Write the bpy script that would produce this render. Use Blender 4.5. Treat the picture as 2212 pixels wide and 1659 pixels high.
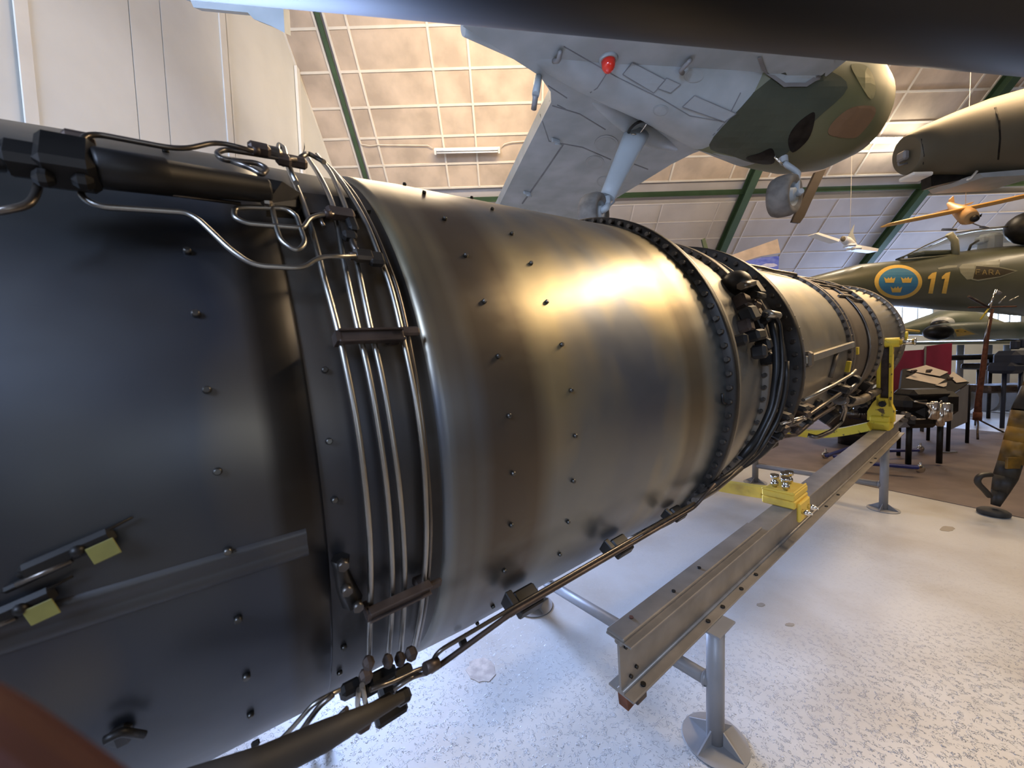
import bpy, math, random
from mathutils import Vector, Matrix
import numpy as np
random.seed(7)
S = bpy.context.scene
COL = S.collection
for o in list(bpy.data.objects): bpy.data.objects.remove(o)

# ------------------------------------------------------------------ camera
CX, CY, FPX = 1106.0, 829.5, 831.0
CAMZ = 1.5
PITCH = math.atan((829.5 - 780) / 831); ROLL = math.atan(.03)
_F = Vector((0, math.cos(PITCH), -math.sin(PITCH)))
_U0 = Vector((0, math.sin(PITCH), math.cos(PITCH))); _R0 = Vector((1, 0, 0))
_U = _U0 * math.cos(ROLL) + _R0 * math.sin(ROLL)
_R = _R0 * math.cos(ROLL) - _U0 * math.sin(ROLL)
ORG = Vector((0, 0, CAMZ))
def ray(x, y): return _F + _R * ((x - CX) / FPX) - _U * ((y - CY) / FPX)
def atY(x, y, Y):
    r = ray(x, y); return ORG + r * (Y / r.y)
def atX(x, y, X):
    r = ray(x, y); return ORG + r * (X / r.x)
def atZ(x, y, z):
    r = ray(x, y); return ORG + r * ((z - CAMZ) / r.z)
cam = bpy.data.cameras.new('camera'); camo = bpy.data.objects.new('camera', cam); COL.objects.link(camo)
M = Matrix((_R, _U, -_F)).transposed().to_4x4(); M.translation = ORG
camo.matrix_world = M
cam.sensor_fit = 'HORIZONTAL'; cam.sensor_width = 36; cam.lens = 36 * FPX / 2212
cam.clip_start = .01; cam.clip_end = 200
cam.dof.use_dof = True; cam.dof.focus_distance = 1.7; cam.dof.aperture_fstop = 6.0
S.camera = camo
# ------------------------------------------------------------------ world, lamps, exposure
W = bpy.data.worlds.new('hangar_air'); S.world = W; W.use_nodes = True
W.node_tree.nodes['Background'].inputs[0].default_value = (.60, .68, .80, 1)
W.node_tree.nodes['Background'].inputs[1].default_value = .35
def area(name, loc, tgt, sx, sy, power, col, spread=180):
    l = bpy.data.lights.new(name, 'AREA'); l.shape = 'RECTANGLE'; l.size = sx; l.size_y = sy
    l.energy = power; l.color = col; l.spread = math.radians(spread)
    o = bpy.data.objects.new(name, l); COL.objects.link(o); o.location = loc
    d = Vector(tgt) - Vector(loc); o.rotation_euler = d.to_track_quat('-Z', 'Y').to_euler()
    return o
WARM = (1.0, .78, .52); DAY = (.50, .66, 1.0)
area('roof_strip_and_fill', (6.0, 3.1, 6.7), (1.0, 1.2, 1.4), 4.0, .35, 120, WARM, 90)
area('roof_strip_and_fill', (7.0, 5.2, 6.2), (5.2, 2.6, 0), 4.0, .5, 330, (1, .68, .36))
area('roof_strip_and_fill', (5.0, 4.6, 4.9), (4.2, 9.0, 6.2), 6.0, .4, 100, WARM, 130)  # unseen uplight added to brighten the roof boards
area('roof_strip_and_fill', (0.2, 4.4, 6.4), (-1.5, 9.0, 6.0), 3.5, .4, 110, WARM, 100)  # added fill aimed at the left part of the roof slope
area('roof_strip_and_fill', (-1.4, 5.9, 6.4), (-.2, 1.2, 1.8), 2.0, .4, 38, WARM, 110)  # added strip that warms the top of the engine pipe
area('roof_strip_and_fill', (12, 6.5, 5.6), (11, 7, 0), 6.0, .5, 220, WARM)
area('window_and_fill_light', (-2.4, -4.0, 4.2), (-3.4, 5, 3.0), 2.5, 1.8, 320, DAY, 120)
area('window_and_fill_light', (-3.2, 6.4, 1.9), (-.3, 1.2, 0), 2.6, 1.6, 330, (.40, .56, 1.0), 75)
area('window_and_fill_light', (11.0, 10.8, 1.7), (8.5, 7.0, 3.4), 4.0, 1.2, 240, (.42, .58, 1.0))
area('window_and_fill_light', (4.0, -4.5, 2.2), (1.5, 5.5, 4.0), 4.0, 1.5, 55, (.72, .84, 1.0))  # fill lamp added behind the camera, not a window
S.view_settings.view_transform = 'Standard'; S.view_settings.look = 'None'
S.view_settings.exposure = 0.0; S.view_settings.gamma = 1.0; S.view_settings.use_curve_mapping = False

# ------------------------------------------------------------------ materials
def mat(name, col, rough=.6, metal=0., var=.15, scale=4., bump=0., bscale=30., emit=0., spec=.5, col2=None, stretch=None, detail=4., aniso=0., coat=0., alpha=None, edge=(.35, .65)):
    m = bpy.data.materials.new(name); m.use_nodes = True
    nt = m.node_tree; N = nt.nodes; L = nt.links; b = N['Principled BSDF']
    tc = N.new('ShaderNodeTexCoord'); mp = N.new('ShaderNodeMapping'); L.new(tc.outputs['Object'], mp.inputs[0])
    if stretch: mp.inputs['Scale'].default_value = stretch
    nz = N.new('ShaderNodeTexNoise'); nz.inputs['Scale'].default_value = scale; nz.inputs['Detail'].default_value = detail
    L.new(mp.outputs[0], nz.inputs['Vector'])
    cr = N.new('ShaderNodeValToRGB'); L.new(nz.outputs['Fac'], cr.inputs[0])
    c2 = col2 or tuple(min(1, c * (1 + var)) for c in col); c1 = col if col2 else tuple(c * (1 - var) for c in col)
    cr.color_ramp.elements[0].position = edge[0]; cr.color_ramp.elements[1].position = edge[1]
    cr.color_ramp.elements[0].color = (*c1, 1); cr.color_ramp.elements[1].color = (*c2, 1)
    L.new(cr.outputs[0], b.inputs['Base Color'])
    b.inputs['Roughness'].default_value = rough; b.inputs['Metallic'].default_value = metal
    b.inputs['Specular IOR Level'].default_value = spec; b.inputs['Anisotropic'].default_value = aniso
    b.inputs['Coat Weight'].default_value = coat
    if emit:
        b.inputs['Emission Color'].default_value = (*c2, 1); b.inputs['Emission Strength'].default_value = emit
    if bump:
        n2 = N.new('ShaderNodeTexNoise'); n2.inputs['Scale'].default_value = bscale; n2.inputs['Detail'].default_value = 5
        L.new(mp.outputs[0], n2.inputs['Vector'])
        bp = N.new('ShaderNodeBump'); bp.inputs['Strength'].default_value = bump; bp.inputs['Distance'].default_value = .01
        L.new(n2.outputs['Fac'], bp.inputs['Height']); L.new(bp.outputs[0], b.inputs['Normal'])
    m['node_noise'] = nz.name
    return m

def engine_material(name, base, tint1, tint2, bands, rough=.36, metal=.8):
    """heat-tinted steel: colour patches, brown bands round the pipe at given stations (own x axis)"""
    m = bpy.data.materials.new(name); m.use_nodes = True
    nt = m.node_tree; N = nt.nodes; L = nt.links; b = N['Principled BSDF']
    tc = N.new('ShaderNodeTexCoord'); sx = N.new('ShaderNodeSeparateXYZ'); L.new(tc.outputs['Object'], sx.inputs[0])
    def noise(scale, st=(1, 1, 1), det=4):
        mp = N.new('ShaderNodeMapping'); mp.inputs['Scale'].default_value = st; L.new(tc.outputs['Object'], mp.inputs[0])
        n = N.new('ShaderNodeTexNoise'); n.inputs['Scale'].default_value = scale; n.inputs['Detail'].default_value = det
        L.new(mp.outputs[0], n.inputs['Vector']); return n.outputs['Fac']
    def ramp(inp, p0, p1, c0=(0, 0, 0, 1), c1=(1, 1, 1, 1)):
        r = N.new('ShaderNodeValToRGB'); r.color_ramp.elements[0].position = p0; r.color_ramp.elements[1].position = p1
        r.color_ramp.elements[0].color = c0; r.color_ramp.elements[1].color = c1; L.new(inp, r.inputs[0]); return r.outputs[0]
    def mix(fac, a, bb):
        x = N.new('ShaderNodeMix'); x.data_type = 'RGBA'; 
        L.new(fac, x.inputs[0]) if not isinstance(fac, float) else setattr(x.inputs[0], 'default_value', fac)
        for i, v in ((6, a), (7, bb)):
            if isinstance(v, tuple): x.inputs[i].default_value = (*v, 1)
            else: L.new(v, x.inputs[i])
        return x.outputs[2]
    c = mix(ramp(noise(1.6, (1, .7, .7)), .40, .62), base, tint1)
    c = mix(ramp(noise(2.3, (1.2, .6, .6), 3), .52, .66), c, tint2)
    for (p, wd, colr, st) in bands:
        d = N.new('ShaderNodeMath'); d.operation = 'SUBTRACT'; L.new(sx.outputs[0], d.inputs[0]); d.inputs[1].default_value = p
        a = N.new('ShaderNodeMath'); a.operation = 'ABSOLUTE'; L.new(d.outputs[0], a.inputs[0])
        k = N.new('ShaderNodeMapRange'); L.new(a.outputs[0], k.inputs[0]); k.inputs[1].default_value = wd * .45; k.inputs[2].default_value = wd
        k.inputs[3].default_value = st; k.inputs[4].default_value = 0
        g = N.new('ShaderNodeMath'); g.operation = 'MULTIPLY'; L.new(k.outputs[0], g.inputs[0]); L.new(ramp(noise(5, (.6, 1, 1)), .2, .45), g.inputs[1])
        c = mix(g.outputs[0], c, colr)
    L.new(c, b.inputs['Base Color'])
    b.inputs['Metallic'].default_value = metal
    rr = N.new('ShaderNodeMapRange'); L.new(noise(9, (1, 1, 1), 6), rr.inputs[0]); rr.inputs[3].default_value = rough - .09; rr.inputs[4].default_value = rough + .12
    L.new(rr.outputs[0], b.inputs['Roughness'])
    bp = N.new('ShaderNodeBump'); bp.inputs['Strength'].default_value = .14; bp.inputs['Distance'].default_value = .02
    L.new(noise(3.2, (1, 1, 1), 3), bp.inputs['Height']); L.new(bp.outputs[0], b.inputs['Normal'])
    return m

BRN = (.085, .062, .042)
M_PIPE = engine_material('heat_stained_steel', (.225, .22, .185), (.12, .13, .15), (.32, .26, .15),
                         [(.40, .10, BRN, .85), (1.02, .06, BRN, .6), (.30, .03, (.10, .08, .06), .6)])
M_PIPE_REAR = engine_material('blued_dark_steel', (.095, .095, .085), (.040, .045, .060), (.12, .10, .072),
                              [(.06, .03, (.03, .026, .022), .9), (-.30, .08, (.05, .045, .04), .6)], rough=.36)
M_HOOPBAND = engine_material('soot_dark_steel', (.10, .098, .092), (.05, .05, .055), (.12, .10, .075), [(.24, .03, (.03, .026, .022), .9)], rough=.4)
M_CASE = engine_material('aged_casing', (.27, .245, .20), (.22, .205, .18), (.32, .28, .21), [], rough=.42, metal=.75)
M_CASED = engine_material('dull_brown_casing', (.17, .135, .10), (.12, .10, .08), (.2, .16, .11), [], rough=.5, metal=.6)
M_FLANGE = mat('dark_flange_steel', (.04, .035, .03), .45, .75, .4, 12)
M_BOLT = mat('bolt_steel', (.09, .08, .07), .4, .85, .3, 20)
M_SCREW = mat('screw_steel', (.10, .095, .085), .35, .9, .3, 20)
M_TUBE = mat('bare_tube_steel', (.36, .34, .30), .34, 1., .15, 8)
M_TUBED = mat('dark_tube_steel', (.16, .14, .12), .32, .9, .3, 8)
M_BLACK = mat('black_fitting_metal', (.022, .020, .018), .45, .6, .4, 10)
M_BROWNF = mat('brown_fitting_metal', (.075, .055, .045), .5, .7, .35, 14)
M_TAG = mat('yellow_tag', (.20, .18, .04), .6, 0, .2, 20)
M_ALU = mat('grey_painted_beam', (.235, .205, .17), .42, .35, .14, 3, stretch=(3, 3, 3))
M_POST = mat('grey_painted_post', (.24, .235, .235), .45, .15, .08, 5)
M_YEL = mat('yellow_paint', (.72, .47, .06), .5, 0, .12, 6, col2=(.42, .25, .04), edge=(.52, .72))
M_YEL2 = mat('chipped_yellow_paint', (.70, .52, .035), .5, 0, .1, 22, col2=(.10, .06, .015), edge=(.60, .68))
M_RUST = mat('rusty_steel', (.13, .045, .02), .8, .2, .4, 15)
M_CHROME = mat('chromed_steel', (.75, .72, .66), .14, 1., .1, 5)
M_GREEN = mat('green_painted_steel', (.045, .085, .04), .55, 0, .12, 3)
M_BATTEN = mat('cream_batten', (.72, .66, .56), .6, 0, .06, 3)
M_TILE = mat('tan_ceiling_board', (.52, .42, .325), .85, 0, .16, 2.2, bump=.1, bscale=8, detail=6)
M_TILE2 = mat('grey_ceiling_board', (.50, .47, .46), .85, 0, .08, 1.5)
M_BATTEN2 = mat('grey_batten', (.62, .59, .58), .7, 0, .06, 3)
M_WALL = mat('white_wall_paint', (.74, .74, .70), .8, 0, .05, 1.2, bump=.05, bscale=6)
M_WALLTRIM = mat('white_trim_paint', (.80, .78, .72), .7, 0, .05, 3)
M_DARKLINE = mat('dark_gap', (.05, .05, .045), .9)
M_TUBE_LAMP = mat('lit_fluorescent_tube', (1, .95, .82), .5, emit=40, var=.0)
M_TUBE_OFF = mat('white_tube_glass', (.85, .86, .86), .25, 0, .03)
M_ENAMEL = mat('white_enamel', (.82, .80, .74), .35, 0, .04)
M_CABLE = mat('cream_cable', (.75, .70, .6), .6)
M_RUBBER = mat('black_rubber', (.035, .033, .03), .75, 0, .3, 10)
M_GRUBBER = mat('dusty_tyre_rubber', (.16, .145, .125), .85, 0, .25, 9)

M_MANI = mat('sooty_pipe', (.03, .026, .022), .65, .2, .4, 8)
def floor_material():
    m = bpy.data.materials.new('blistered_white_floor_paint'); m.use_nodes = True
    nt = m.node_tree; N = nt.nodes; L = nt.links; b = N['Principled BSDF']
    tc = N.new('ShaderNodeTexCoord')
    n = N.new('ShaderNodeTexNoise'); n.inputs['Scale'].default_value = 1.6; n.inputs['Detail'].default_value = 7; L.new(tc.outputs['Object'], n.inputs['Vector'])
    r = N.new('ShaderNodeValToRGB'); L.new(n.outputs['Fac'], r.inputs[0])
    r.color_ramp.elements[0].position = .3; r.color_ramp.elements[0].color = (.36, .33, .29, 1)
    r.color_ramp.elements[1].position = .55; r.color_ramp.elements[1].color = (.46, .45, .43, 1)
    # chip marks
    nz = N.new('ShaderNodeTexNoise'); nz.inputs['Scale'].default_value = 60; nz.inputs['Detail'].default_value = 2; nz.inputs['Distortion'].default_value = 1.2
    L.new(tc.outputs['Object'], nz.inputs['Vector'])
    rd = N.new('ShaderNodeMath'); rd.operation = 'SUBTRACT'; L.new(nz.outputs['Fac'], rd.inputs[0]); rd.inputs[1].default_value = .5
    ab = N.new('ShaderNodeMath'); ab.operation = 'ABSOLUTE'; L.new(rd.outputs[0], ab.inputs[0])
    cr = N.new('ShaderNodeMapRange'); L.new(ab.outputs[0], cr.inputs[0]); cr.inputs[1].default_value = 0; cr.inputs[2].default_value = .035; cr.inputs[3].default_value = 0; cr.inputs[4].default_value = 1
    v = N.new('ShaderNodeTexNoise'); v.inputs['Scale'].default_value = 38; v.inputs['Detail'].default_value = 1; L.new(tc.outputs['Object'], v.inputs['Vector'])
    gate = N.new('ShaderNodeMapRange'); L.new(v.outputs['Fac'], gate.inputs[0]); gate.inputs[1].default_value = .48; gate.inputs[2].default_value = .56
    # blistering only on the side next to the end wall (x small)
    sx = N.new('ShaderNodeSeparateXYZ'); L.new(tc.outputs['Object'], sx.inputs[0])
    zone = N.new('ShaderNodeMapRange'); L.new(sx.outputs[1], zone.inputs[0]); zone.inputs[1].default_value = 2.1; zone.inputs[2].default_value = 1.3; zone.inputs[3].default_value = 0.08; zone.inputs[4].default_value = 1
    g2 = N.new('ShaderNodeMath'); g2.operation = 'MULTIPLY'; L.new(gate.outputs[0], g2.inputs[0]); L.new(zone.outputs[0], g2.inputs[1])
    inv = N.new('ShaderNodeMath'); inv.operation = 'SUBTRACT'; inv.inputs[0].default_value = 1; L.new(cr.outputs[0], inv.inputs[1])
    h = N.new('ShaderNodeMath'); h.operation = 'MULTIPLY'; L.new(inv.outputs[0], h.inputs[0]); L.new(g2.outputs[0], h.inputs[1])
    bp = N.new('ShaderNodeBump'); bp.inputs['Strength'].default_value = .9; bp.inputs['Distance'].default_value = .007; L.new(h.outputs[0], bp.inputs['Height'])
    L.new(bp.outputs[0], b.inputs['Normal'])
    mx = N.new('ShaderNodeMix'); mx.data_type = 'RGBA'; L.new(h.outputs[0], mx.inputs[0]); L.new(r.outputs[0], mx.inputs[6]); mx.inputs[7].default_value = (.52, .51, .50, 1)
    L.new(mx.outputs[2], b.inputs['Base Color'])
    b.inputs['Roughness'].default_value = .38; b.inputs['Specular IOR Level'].default_value = .45
    return m
M_FLOOR = floor_material()
M_CARPET = mat('brown_grey_carpet', (.15, .115, .10), .8, 0, .15, 3, bump=.05)
M_FLOORFAR = mat('pale_far_floor', (.42, .41, .40), .35, 0, .1, 2)
M_STAIN = mat('bare_concrete_patch', (.42, .36, .31), .8, 0, .2, 25)

# ------------------------------------------------------------------ mesh helpers
class MB:
    def __init__(s): s.v = []; s.f = []; s.sm = []
    def add(s, v, f, smooth=False):
        n = len(s.v); s.v += [tuple(p) for p in v]; s.f += [tuple(i + n for i in q) for q in f]; s.sm += [smooth] * len(f); return s
    def box(s, c, sz, X=None, Y=None, Z=None, bev=0):
        c = Vector(c); X = Vector(X or (1, 0, 0)); Y = Vector(Y or (0, 1, 0)); Z = Vector(Z or (0, 0, 1))
        h = [a / 2 for a in sz]
        if bev > 0:
            bm = []
            b = min(bev, min(h) * .9)
            # chamfered box: 24 verts
            V = []; idx = {}
            for sx in (-1, 1):
                for sy in (-1, 1):
                    for sz_ in (-1, 1):
                        for ax in range(3):
                            e = [h[0], h[1], h[2]]
                            for k in range(3):
                                if k != ax: e[k] -= b
                            idx[(sx, sy, sz_, ax)] = len(V)
                            V.append(c + X * sx * e[0] + Y * sy * e[1] + Z * sz_ * e[2])
            Fc = []
            for sg in (-1, 1):
                for ax in range(3):
                    o = [k for k in range(3) if k != ax]
                    q = []
                    for (a1, a2) in ((-1, -1), (1, -1), (1, 1), (-1, 1)):
                        k = [0, 0, 0]; k[ax] = sg; k[o[0]] = a1; k[o[1]] = a2; q.append(idx[(*k, ax)])
                    Fc.append(q)
            for ax in range(3):          # edges along ax
                o = [k for k in range(3) if k != ax]
                for a1 in (-1, 1):
                    for a2 in (-1, 1):
                        q = []
                        for (e, wch) in ((-1, o[0]), (1, o[0]), (1, o[1]), (-1, o[1])):
                            k = [0, 0, 0]; k[ax] = e; k[o[0]] = a1; k[o[1]] = a2; q.append(idx[(*k, wch)])
                        Fc.append(q)
            for sx in (-1, 1):
                for sy in (-1, 1):
                    for sz_ in (-1, 1): Fc.append([idx[(sx, sy, sz_, a)] for a in range(3)])
            return s.add(V, Fc)
        V = [c + X * (sx * h[0]) + Y * (sy * h[1]) + Z * (sz_ * h[2]) for sx in (-1, 1) for sy in (-1, 1) for sz_ in (-1, 1)]
        return s.add(V, [(0, 1, 3, 2), (4, 6, 7, 5), (0, 4, 5, 1), (2, 3, 7, 6), (0, 2, 6, 4), (1, 5, 7, 3)])
    def tube(s, pts, r, seg=10, closed=False, cap=True):
        pts = [Vector(p) for p in pts]; n = len(pts)
        rr = r if isinstance(r, (list, tuple)) else [r] * n
        T = []
        for i in range(n):
            a = pts[(i - 1) % n] if (closed or i > 0) else pts[0]; b = pts[(i + 1) % n] if (closed or i < n - 1) else pts[-1]
            T.append((b - a).normalized())
        ref = Vector((0, 0, 1)) if abs(T[0].z) < .9 else Vector((1, 0, 0))
        N = (ref - T[0] * ref.dot(T[0])).normalized(); V = []
        for i in range(n):
            N = (N - T[i] * N.dot(T[i])); N.normalize(); B = T[i].cross(N)
            for k in range(seg):
                a = 2 * math.pi * k / seg; V.append(pts[i] + (N * math.cos(a) + B * math.sin(a)) * rr[i])
        Fc = []
        for i in range(n if closed else n - 1):
            j = (i + 1) % n
            for k in range(seg): Fc.append((i * seg + k, i * seg + (k + 1) % seg, j * seg + (k + 1) % seg, j * seg + k))
        s.add(V, Fc, True)
        if cap and not closed:
            m = len(s.v) - len(V)
            s.f.append(tuple(m + k for k in range(seg))[::-1]); s.f.append(tuple(m + (n - 1) * seg + k for k in range(seg))); s.sm += [False, False]
        return s
    def cyl(s, a, b, r, r2=None, seg=16): return s.tube([a, b], [r, r if r2 is None else r2], seg)
    def ring(s, prof, frame, seg=24, a0=0, a1=2 * math.pi, closed_prof=False):
        """revolve prof [(x, r)] about frame x axis; frame=(O,X,Y,Z)"""
        O, X, Y, Z = frame; full = abs(a1 - a0 - 2 * math.pi) < 1e-6
        na = seg if full else seg + 1; V = []
        for (x, r) in prof:
            for k in range(na):
                a = a0 + (a1 - a0) * k / seg; V.append(O + X * x + Y * (math.cos(a) * r) + Z * (math.sin(a) * r))
        Fc = []; m = len(prof)
        for i in range(m if closed_prof else m - 1):
            j = (i + 1) % m
            for k in range(seg):
                k2 = (k + 1) % na; Fc.append((i * na + k, i * na + k2, j * na + k2, j * na + k))
        return s.add(V, Fc, True)
    def prism(s, poly, off, smooth=False):
        """poly: list of 3D points (front), off: thickness vector"""
        n = len(poly); off = Vector(off); poly = [Vector(p) for p in poly]
        V = poly + [p + off for p in poly]
        return s.add(V, [tuple(range(n)), tuple(range(2 * n - 1, n - 1, -1))] + [(i, (i + 1) % n, (i + 1) % n + n, i + n) for i in range(n)], smooth)
    def sphere(s, c, r, seg=12, rings=8, sc=(1, 1, 1), ax=None):
        c = Vector(c); X, Y, Z = ax or (Vector((1, 0, 0)), Vector((0, 1, 0)), Vector((0, 0, 1)))
        V = []
        for i in range(rings + 1):
            t = math.pi * i / rings
            for k in range(seg):
                a = 2 * math.pi * k / seg
                V.append(c + (X * (math.sin(t) * math.cos(a) * sc[0]) + Y * (math.sin(t) * math.sin(a) * sc[1]) + Z * (math.cos(t) * sc[2])) * r)
        return s.add(V, [(i * seg + k, i * seg + (k + 1) % seg, (i + 1) * seg + (k + 1) % seg, (i + 1) * seg + k) for i in range(rings) for k in range(seg)], True)
    def mesh(s, name, material):
        me = bpy.data.meshes.new(name); me.from_pydata(s.v, [], s.f)
        me.polygons.foreach_set('use_smooth', s.sm)
        for m in (material if isinstance(material, (list, tuple)) else [material]): me.materials.append(m)
        me.update()
        import bmesh
        bm = bmesh.new(); bm.from_mesh(me); bmesh.ops.recalc_face_normals(bm, faces=bm.faces); bm.to_mesh(me); bm.free()
        me.validate(); return me
    def build(s, name, material, parent=None, **kw):
        o = bpy.data.objects.new(name, s.mesh(name, material)); COL.objects.link(o)
        if parent is not None: o.parent = parent
        for k, v in kw.items(): o[k] = v
        return o

def empty(name, label, cat, frame=None, group=None):
    o = bpy.data.objects.new(name, None); COL.objects.link(o); o.empty_display_size = .1
    if frame is not None:
        if isinstance(frame, Matrix): o.matrix_world = frame
        else: o.location = frame
    o['label'] = label; o['category'] = cat
    if group: o['group'] = group
    return o
def tag(o, label, cat, group=None):
    o['label'] = label; o['category'] = cat
    if group: o['group'] = group
    return o
def struct(o): o['kind'] = 'structure'; return o
def smooth_path(pts, n=6, closed=False):
    """Catmull-Rom through points"""
    P = [Vector(p) for p in pts]; out = []; m = len(P)
    rng = range(m if closed else m - 1)
    for i in rng:
        p1, p2 = P[i], P[(i + 1) % m]
        p0 = P[(i - 1) % m] if (closed or i > 0) else p1 * 2 - p2
        p3 = P[(i + 2) % m] if (closed or i + 2 < m) else p2 * 2 - p1
        for k in range(n):
            t = k / n
            out.append(.5 * ((2 * p1) + (p2 - p0) * t + (2 * p0 - 5 * p1 + 4 * p2 - p3) * t * t + (3 * p1 - p0 - 3 * p2 + p3) * t ** 3))
    if not closed: out.append(P[-1])
    return out
def round_path(pts, rad, n=4):
    P = [Vector(p) for p in pts]; out = [P[0]]
    for i in range(1, len(P) - 1):
        a, b, c = P[i - 1], P[i], P[i + 1]
        ra = min(rad, (a - b).length * .45, (c - b).length * .45)
        p, q = b + (a - b).normalized() * ra, b + (c - b).normalized() * ra
        for k in range(n + 1):
            t = k / n; out.append(p * (1 - t) ** 2 + b * 2 * t * (1 - t) + q * t * t)
    out.append(P[-1]); return out

#SECTION room
# ================================================================== ROOM
ROOF_A, ROOF_B = 12.5525 + CAMZ, -.94      # roof plane z = A + B*y
def roofz(y): return ROOF_A + ROOF_B * y
RN = Vector((0, -ROOF_B, 1)).normalized()      # outward normal
RS = Vector((0, 1, ROOF_B)).normalized()       # down-slope
def atRoof(x, y, lift=0):
    r = ray(x, y); k = (ROOF_A - CAMZ) / (r.z - ROOF_B * r.y); return ORG + r * k - RN * lift
WX = -3.8; EAVE = 11.8; XR = 24.0; BACK = -9.0
fl = MB().box((10, 1.4, -.05), (28.2, 21.2, .1)).build('floor', M_FLOOR); struct(fl)
# boundary of the carpeted part of the floor, from two points on its near edge
c0, c1 = atZ(1846, 1044, 0), atZ(2212, 1120, 0)
cd = (c1 - c0).normalized()
cn = Vector((-cd.y, cd.x, 0));  cn = cn if cn.y > 0 else -cn
A0, A1 = c0 - cd * 5, c0 + cd * 9; CW = min((atZ(2150, 857, 0) - c0).dot(cn), 5.2)
MB().prism([A0, A1, A1 + cn * CW, A0 + cn * CW], (0, 0, .006)).build('carpet', M_CARPET, fl)
rb = MB()
# roof: backing board slab of ceiling (down-slope side), top, and the slope behind the camera
def slab(y0, z0, y1, z1, th=.12):
    a = Vector((0, y0, z0)); b = Vector((0, y1, z1)); n = Vector((0, -(z1 - z0), y1 - y0)).normalized()
    if n.z < 0: n = -n
    rb.prism([Vector((WX - .2, y0, z0)), Vector((XR, y0, z0)), Vector((XR, y1, z1)), Vector((WX - .2, y1, z1))], n * th)
slab(4.6, roofz(4.6) + .06, EAVE + .1, roofz(EAVE + .1) + .06)
slab(1.5, roofz(4.6) + .5, 4.6, roofz(4.6) + .06)
slab(-4.0, roofz(4.6) - 1.2, 1.5, roofz(4.6) + .5)
slab(BACK, 3.0, -4.0, roofz(4.6) - 1.2)
ceil = struct(rb.build('ceiling', M_TILE2))
RIBS = [-3.12, 1.22, 5.57, 9.72, 14.0, 18.3]
BEAM_Y = 9.27
xs = [WX]
for i, rx in enumerate(RIBS[:-1]):
    w = RIBS[i + 1] - rx
    xs += [rx - .09, rx + .09] + [rx + w * k for k in (.105, .421, .579, .895)]
xs += [RIBS[-1] - .09]
rows_hi = [5.4, 5.82, 6.24, 6.66, 7.08, 7.52, 7.93, 8.32, 8.71, 9.08]
rows_lo = [9.46, 9.80, 10.14, 10.5, 10.88, 11.3, 11.74]
def roofpt(x, y, lift): return Vector((x, y, roofz(y))) - RN * lift
def board(x0, x1, y0, y1, m, th, rnd):
    g = .004; p = [roofpt(x0 + g, y0 + g, 0), roofpt(x1 - g, y0 + g, 0), roofpt(x1 - g, y1 - g, 0), roofpt(x0 + g, y1 - g, 0)]
    MB().prism(p, RN * -th).build('ceiling_panel', m, ceil)
for rws, m, mbat in ((rows_hi, M_TILE, M_BATTEN), (rows_lo, M_TILE2, M_BATTEN2)):
    for i in range(len(rws) - 1):
        k = 0
        while k < len(xs) - 1:
            x0, x1 = xs[k], xs[k + 1]; k += 1
            if abs(x1 - x0 - .18) < .01: continue
            # only the panels that can be seen are built singly
            pm = roofpt((x0 + x1) / 2, (rws[i] + rws[i + 1]) / 2, 0)
            board(x0, x1, rws[i], rws[i + 1], m, .012 if m is M_TILE else .018, 0)
    wbt = .042 if m is M_TILE else .03
    for i, y in enumerate(rws):
        for a, b in [(WX, RIBS[0] - .09)] + [(RIBS[j] + .09, RIBS[j + 1] - .09) for j in range(len(RIBS) - 1)]:
            c = (roofpt(a, y, .02) + roofpt(b, y, .02)) / 2
            MB().box(c, (b - a, wbt, .022), (1, 0, 0), RS, RN, bev=.004).build('batten', mbat, ceil)
    for x in xs:
        if any(abs(abs(x - r) - .09) < .01 for r in RIBS) and m is M_TILE2: continue
        a, b = roofpt(x, rws[0], .024), roofpt(x, rws[-1], .024)
        MB().box((a + b) / 2, (wbt, (b - a).length, .024), (1, 0, 0), RS, RN, bev=.004).build('batten', mbat, ceil)
for i, x in enumerate(RIBS):       # green roof ribs
    mb = MB(); a, b = roofpt(x, 4.8, .05), roofpt(x, EAVE, .05); wd = .075 if i == 0 else .17
    L = (b - a).length; c = (a + b) / 2
    mb.box(c, (wd, L, .012), (1, 0, 0), RS, RN); mb.box(c - RN * .10, (.012, L, .20), (1, 0, 0), RS, RN) if i else None
    mb.box(c - RN * (.20 if i else .02), (wd * (1 if i else 1), L, .014), (1, 0, 0), RS, RN)
    struct(mb.build('trim_%d' % (i + 1), M_GREEN))
mb = MB()
c = roofpt(0, BEAM_Y, .06); mb.box(c + Vector(((XR + WX) / 2, 0, 0)), (XR - WX, .10, .012), (1, 0, 0), RS, RN).box(c + Vector(((XR + WX) / 2, 0, 0)) + RS * .045, (XR - WX, .012, .09), (1, 0, 0), RS, RN)
struct(mb.build('trim_7', M_GREEN))
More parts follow.
